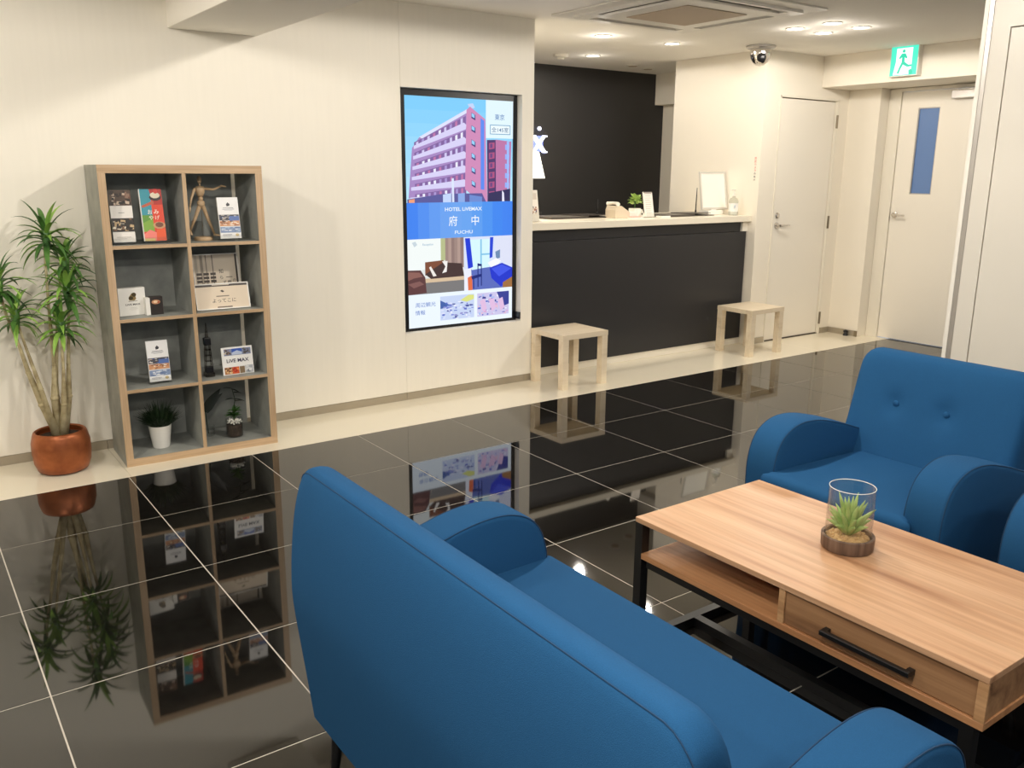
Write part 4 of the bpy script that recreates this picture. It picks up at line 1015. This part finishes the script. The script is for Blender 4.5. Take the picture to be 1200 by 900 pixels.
# ================================================================== DRACAENA
pt = thing('dracaena', 'tall dracaena with leafy crowns in a copper pot', 'plant', (0.585, 4.575, 0.0))
B().lathe([(0, 0.001), (0.092, 0.001), (0.112, 0.012), (0.126, 0.05), (0.131, 0.10), (0.130, 0.15), (0.122, 0.185), (0.116, 0.200), (0.109, 0.204), (0.103, 0.198), (0.106, 0.175), (0, 0.172)], 40).build('pot', M['copper'], pt, True, 50)
B().lathe([(0, 0.178), (0.05, 0.177), (0.105, 0.1745), (0.105, 0.173), (0, 0.173)], 24).build('soil', M['soil'], pt, True)
stems = [
    ([(-0.005, 0, .17), (-0.06, -.01, .34), (-0.10, 0, .50), (-.125, .005, .64), (-.160, .0, .78), (-.175, -.01, .90)], [.026, .021, .014, .009, .008, .007]),
    ([(0.0, .01, .17), (.0, .01, .36), (.015, .02, .52), (.020, .02, .8), (.035, .03, 1.10)], [.028, .024, .012, .008, .007]),
    ([(0.012, -.012, .17), (.03, -.02, .33), (.045, -.025, .50), (.055, -.03, .70)], [.024, .017, .009, .008]),
    ([(0.02, .0, .17), (.06, .01, .36), (.075, .015, .52), (.095, .02, .70), (.115, .02, .86)], [.022, .018, .011, .008, .007]),
    ([(-0.012, .02, .17), (.015, .04, .42), (.05, .05, .7), (.10, .05, 1.00)], [.018, .012, .008, .006]),
    ([(-0.02, -.02, .18), (-0.06, -.03, .42), (-.10, -.035, .62), (-.125, -.03, .76)], [.022, .013, .008, .007]),
]
for pts, rr in stems:
    q = []
    rr = [r * .8 for r in rr]
    b = B(); b.tube(pts, rr, 10)
    for (x, y, z), r in list(zip(pts, rr))[1:3]: b.ball((x, y, z), r * 1.18, 1, 1, .8, 2)
    b.build('stem', M['bark'], pt, True)
crowns = [((.040, .0, 1.105), .165, 34, 0), ((.112, .02, .985), .15, 28, 0), ((.100, -.02, .845), .165, 34, 1), ((-.176, -.01, .90), .16, 30, 0), ((-.127, -.03, .755), .14, 28, 1), ((.056, -.03, .690), .145, 32, 1)]
for (cx, cy, cz), L_, n, bright in crowns:
    sh = B(); sh.lathe([(0.008, -.06), (0.016, -.01), (0.020, .03), (0.010, .075), (0, .08)], 10, mtx=Matrix.Translation((cx, cy, cz)))
    cr = sh.build('crown', M['leaf'], pt, True)
    for i in range(n):
        f = i / n; a = i * 2.39996 + random.uniform(-.3, .3)
        e = math.radians(-22 + 98 * f + random.uniform(-12, 12))
        dv = (math.cos(a) * math.cos(e), math.sin(a) * math.cos(e), math.sin(e))
        lf = B(); lf.blade((cx + .012 * math.cos(a), cy + .012 * math.sin(a), cz - .025 + .085 * f), dv, (0, 0, 1), L_ * random.uniform(.75, 1.12), .027 * random.uniform(.8, 1.15), random.uniform(.9, 1.9), 6)
        for v in lf.bm.verts:      # leaves bend aside before the wall and the bookcase
            v.co.y = min(v.co.y, 0.195 + 0.1 * (v.co.y - 0.195)) if v.co.y > 0.195 else v.co.y
            v.co.x = 0.235 + 0.06 * (v.co.x - 0.235) if v.co.x > 0.235 else v.co.x
        pick = random.random()
        lf.build('leaf', M['leaf_bright'] if pick < (.15 + .45 * f + .2 * bright) else M['leaf'], cr, True)

# ================================================================== THINGS ON THE COUNTER
CZ = 1.0875
# table lamp behind the wall end
lp = thing('table_lamp', 'white lit lampshade of a table lamp at the counter\'s left end', 'lamp', (3.865, 5.22, CZ))
B().lathe([(0, 0), (0.07, 0), (0.07, .012), (0.015, .02), (0, .02)], 24).build('base', M['alu'], lp, True, 40)
B().tube([(0, 0, .02), (0, 0, .32)], .008, 10).build('pole', M['alu'], lp)
B().lathe([(0.135, .298), (0.090, .482), (0.088, .482), (0.133, .298)], 32).build('lamp_shade', M['shade'], lp, True)
ld = bpy.data.lights.new('bulb', 'POINT'); ld.energy = 3; ld.color = (1, .93, .82); ld.shadow_soft_size = .03
lo = bpy.data.objects.new('bulb', ld); COL.objects.link(lo); lo.parent = lp; lo.location = (0, 0, .40)
# lit wall letter and mark
sgn = thing('wall_sign', 'white glowing letter X of the sign on the black wall', 'sign', (5.085, 6.70, 1.600))
xl = B()
def bar(p0, p1, w0):
    (xa, za), (xb, zb) = p0, p1
    xl.prism([(xa - w0 / 2, 0, za), (xa + w0 / 2, 0, za), (xb + w0 / 2, 0, zb), (xb - w0 / 2, 0, zb)], (0, -0.035, 0), (0, -0.022, 0))
bar((-.068, 0), (.060, .155), .038); bar((.062, 0), (-.070, .155), .050)
xl.box(-.095, -.042, -.0349, -.0221, 0, .014); xl.box(.035, .092, -.0349, -.0221, 0, .014); xl.box(-.10, -.04, -.0349, -.0221, .141, .155); xl.box(.035, .09, -.0349, -.0221, .141, .155)
props(xl.build('letter', M['letter'], sgn))
g = B(); g.box(-.11, .05, -.020, -.002, 0.01, .15); g.build('back_light', M['letter_side'], sgn)
g = B(); g.ball((.0, -.028, .215), .024, 1, .3, .8, 2); g.build('mark', M['letter'], sgn, True)
# leaflet stand at the left end
t = thing('leaflet_holder', 'white leaflet holder at the left end of the reception counter', 'leaflets', (3.70, 5.0, CZ), 0.0)
B().box(0, .118, -.03, .03, 0, .004).box(0, .118, -.03, -.027, .004, .07).build('acrylic_stand', M['glass'], t)
s = B(); s.box(.006, .108, 0, .012, 0, .215); tl = Matrix.Translation((0, -.018, .005)) @ Matrix.Rotation(-.15, 4, 'X'); bmesh.ops.transform(s.bm, matrix=tl, verts=s.bm.verts); s.build('leaflet_stack', M['paper'], t)
p = Pic(.102, .215, (236, 230, 222)); p.rect(.1, .10, .9, .3, (206, 196, 186)); p.scatter(.1, .5, .95, .78, [(160, 110, 90), (90, 70, 70), (214, 190, 170), (120, 130, 160)], 30, .1, .25)
V = Matrix.Rotation(-.15, 4, 'X') @ Vector((0, 0, 1))
p.build('cover_print', M['print'], t, tl @ Vector((.006, -.0003, 0)), (1, 0, 0), V)
# desk mats / document trays
def tray(label, x, y, w, dpt, rz, sheets):
    t = thing('document_tray', label, 'tray', (x, y, CZ), rz, 'flat dark document trays on the counter')
    B().box(0, w, 0, dpt, 0, .006, .0015).build('mat', M['dark_leather'], t, True, 40)
    B().box(.02, w * .62, .02, dpt - .02, .0062, .016, .001).build('folder', M['mat_grey'], t, True, 40)
    B().box(w * .5, w - .03, .015, dpt - .03, .0164 if False else .0062 if w * .5 > w * .62 else .0163, .0215, .001).build('folder', M['dark_leather'], t, True, 40)
tray('flat dark document tray on the left half of the counter', 4.06, 5.16, .62, .30, 0.03, 2)
tray('flat dark document tray in front of the white frame', 5.08, 4.98, .56, .26, 0.03, 2)
def pen_stand(label, x, y, h):
    t = thing('pen_stand', label, 'pen', (x, y, CZ), 0, 'pens in upright stands')
    B().lathe([(0, 0), (.024, 0), (.024, .008), (.008, .014), (.006, .04), (0, .04)], 16).build('holder', M['black_plastic'], t, True, 40)
    B().tube([(0, 0, .0405), (.002, 0, h * .6), (.004, 0, h)], [.0045, .0045, .0025], 8).build('pen', M['black_plastic'], t, True)
pen_stand('thin black pen upright in its stand beside the white phone', 4.605, 5.28, .135)
pen_stand('thin black pen upright in its stand beside the white frame', 5.60, 5.17, .22)
# phone
t = thing('telephone', 'white desk telephone with a sloping handset on the counter', 'telephone', (4.60, 5.12, CZ), -0.15)
B().prism([(0, 0, 0), (.13, 0, 0), (.13, 0, .045), (.055, 0, .092), (.012, 0, .092), (0, 0, .06)], (0, -.07, 0), (0, .07, 0)).build('body', mat('beige_plastic', (214, 200, 178), .4), t)
h_ = B(); h_.tube([(.02, -.072, .105), (.035, -.02, .112), (.035, .03, .112), (.02, .075, .105)], [.016, .011, .011, .016], 10); h_.build('handset', M['white_plastic'], t, True, 60)
B().box(.07, .122, -.045, .045, .053, .0565).build('keypad', M['mat_grey'], t)
props(t.children[2]); t.children[2].rotation_euler = (0, 0, 0)
B().box(.135, .215, -.055, .055, 0, .045, .006).build('card_reader', M['white_plastic'], t, True, 40)
# small plant
t = thing('counter_plant', 'small light green plant in a pale square pot on the counter', 'plant', (5.10, 5.38, CZ))
B().prism([(-.035, -.035, 0), (.035, -.035, 0), (.035, .035, 0), (-.035, .035, 0)], (0, 0, 0), (0, 0, .055)).build('pot', M['ceramic'], t)
B().tube([(0, 0, .0555), (.003, 0, .12)], .004, 6).build('stem', M['leaf'], t)
for i in range(46):
    a = i * 2.4; e = math.radians(random.uniform(-10, 85)); r = random.uniform(.02, .07)
    lf = B(); lf.blade((r * .6 * math.cos(a), r * .6 * math.sin(a), .085 + random.uniform(0, .06)), (math.cos(a) * math.cos(e), math.sin(a) * math.cos(e), math.sin(e)), (0, 0, 1), random.uniform(.032, .046), .044, .4, 4, fold=.12)
    lf.build('leaf', M['small_leaf'], t, True)
# small triangular bell stand
t = thing('tent_card', 'tiny white triangular tent card between plant and leaflet stand', 'card', (4.905, 5.15, CZ))
B().prism([(0, 0, 0), (.075, 0, 0), (.042, 0, .058), (.036, 0, .058)], (0, -.02, 0), (0, .02, 0)).build('card', M['paper'], t)
B().ball((.038, -.022, .022), .008, 1, .4, 1, 1).build('dot', M['black_plastic'], t, True)
# tall leaflet stand
t = thing('leaflet_holder', 'tall white leaflet stand in the middle of the reception counter', 'leaflets', (4.875, 5.035, CZ), 0.0)
s = B(); s.box(.006, .100, 0, .010, 0, .195); tl = Matrix.Translation((0, -.012, .005)) @ Matrix.Rotation(-.2, 4, 'X'); bmesh.ops.transform(s.bm, matrix=tl, verts=s.bm.verts); s.build('leaflet_stack', M['paper'], t)
B().box(0, .106, -.03, .05, 0, .004).box(0, .106, -.03, -.027, .004, .03).build('acrylic_stand', M['glass'], t)
p = Pic(.094, .195, (238, 232, 224)); p.rect(.1, .06, .9, .09, (150, 140, 130))
for k in range(9): p.rect(.14, .16 + .085 * k, random.uniform(.6, .9), .175 + .085 * k, (176, 168, 160))
p.rect(0, 0, 1, .04, (120, 112, 104)); V = Matrix.Rotation(-.2, 4, 'X') @ Vector((0, 0, 1))
p.build('cover_print', M['print'], t, tl @ Vector((.006, -.0003, 0)), (1, 0, 0), V)
t = thing('card_tray', 'low white card tray with a pink card beside the tall leaflet stand', 'tray', (4.70, 4.985, CZ), 0.0)
B().box(0, .12, 0, .06, 0, .006).build('tray', M['white_plastic'], t); B().box(.01, .10, .008, .05, .0062, .012).build('card', mat('pink_card', (226, 160, 150), .5), t)
t = thing('card_tray', 'low white card tray with a dark card right of the tall leaflet stand', 'tray', (4.995, 4.965, CZ), 0.0)
B().box(0, .10, 0, .06, 0, .012).build('tray', M['white_plastic'], t); B().box(.02, .09, .008, .05, .0122, .018).build('card', M['dark_leather'], t)
# white notice frame
t = thing('notice_frame', 'blank white notice frame leaning on a stand on the counter', 'frame', (5.60, 5.10, CZ), 0.0)
tl = Matrix.Translation((0, 0, .045)) @ Matrix.Rotation(-.16, 4, 'X')
def tilted(b, nm, mt, par): bmesh.ops.transform(b.bm, matrix=tl, verts=b.bm.verts); return b.build(nm, mt, par)
tilted(B().box(0.014, .300, .004, .010, .014, .296), 'sheet', mat('white_sheet', (244, 242, 234), .5), t)
f_ = B(); f_.box(0, .014, 0, .012, 0, .31); f_.box(.30, .314, 0, .012, 0, .31); f_.box(.014, .30, 0, .012, 0, .014); f_.box(.014, .30, 0, .012, .296, .31)
tilted(f_, 'frame', mat('grey_white_frame', (206, 202, 194), .35), t)
B().box(.06, .24, -.02, .09, 0, .036, .003).build('stand', M['ceramic'], t, True, 40)
B().prism([(.12, .004, .036), (.18, .004, .036), (.18, .03, .036), (.12, .03, .036)], (0, 0, 0), (0, .002, .012)).build('clip', M['ceramic'], t)
# hand sanitiser pump bottle
t = thing('pump_bottle', 'clear sanitiser pump bottle with a blue label by the pier', 'bottle', (5.83, 4.965, CZ))
B().lathe([(0, 0), (.036, 0), (.039, .004), (.039, .115), (.030, .135), (.013, .145), (.013, .155), (0, .155)], 24).build('bottle', make_glass('milky_plastic', (.82, .84, .82), .2), t, True, 40)
B().lathe([(0, .003), (.0355, .004), (.0355, .085), (0, .085)], 20).build('liquid', M['ceramic'], t, True, 40)
lb = B().lathe([(.0395, .028), (.0395, .098)], 24).build('label', mat('label_white', (236, 236, 232), .4), t, True)
B().ball((-.022, -.034, .07), .013, 1, .12, 1.1, 2, Matrix.Rotation(.5, 4, 'Z')).build('blue_mark', mat('label_blue', (110, 150, 190), .5), lb, True)
B().lathe([(.015, .1555), (.015, .172), (.005, .175), (.005, .2), (0, .2)], 16).box(-.045, .012, -.008, .008, .2005, .211, .002).build('pump', M['white_plastic'], t, True, 40)
# vertical warning lettering on the pier
t = thing('wall_notice', 'narrow red and black vertical lettering on the pier wall', 'notice', (5.93, 4.848, 1.363))
p = Pic(.032, .198)
for i, ch_ in enumerate('防犯カメラ作動中'):
    big = i in (0, 1)
    p.text(ch_, .5, (i + .5) / 8, .105 if big else .095, (206, 52, 44) if i < 5 else (40, 38, 40))
p.build('lettering', M['print'], t, (-0.0004, .016, 0), (0, -1, 0), (0, 0, 1), .00003)
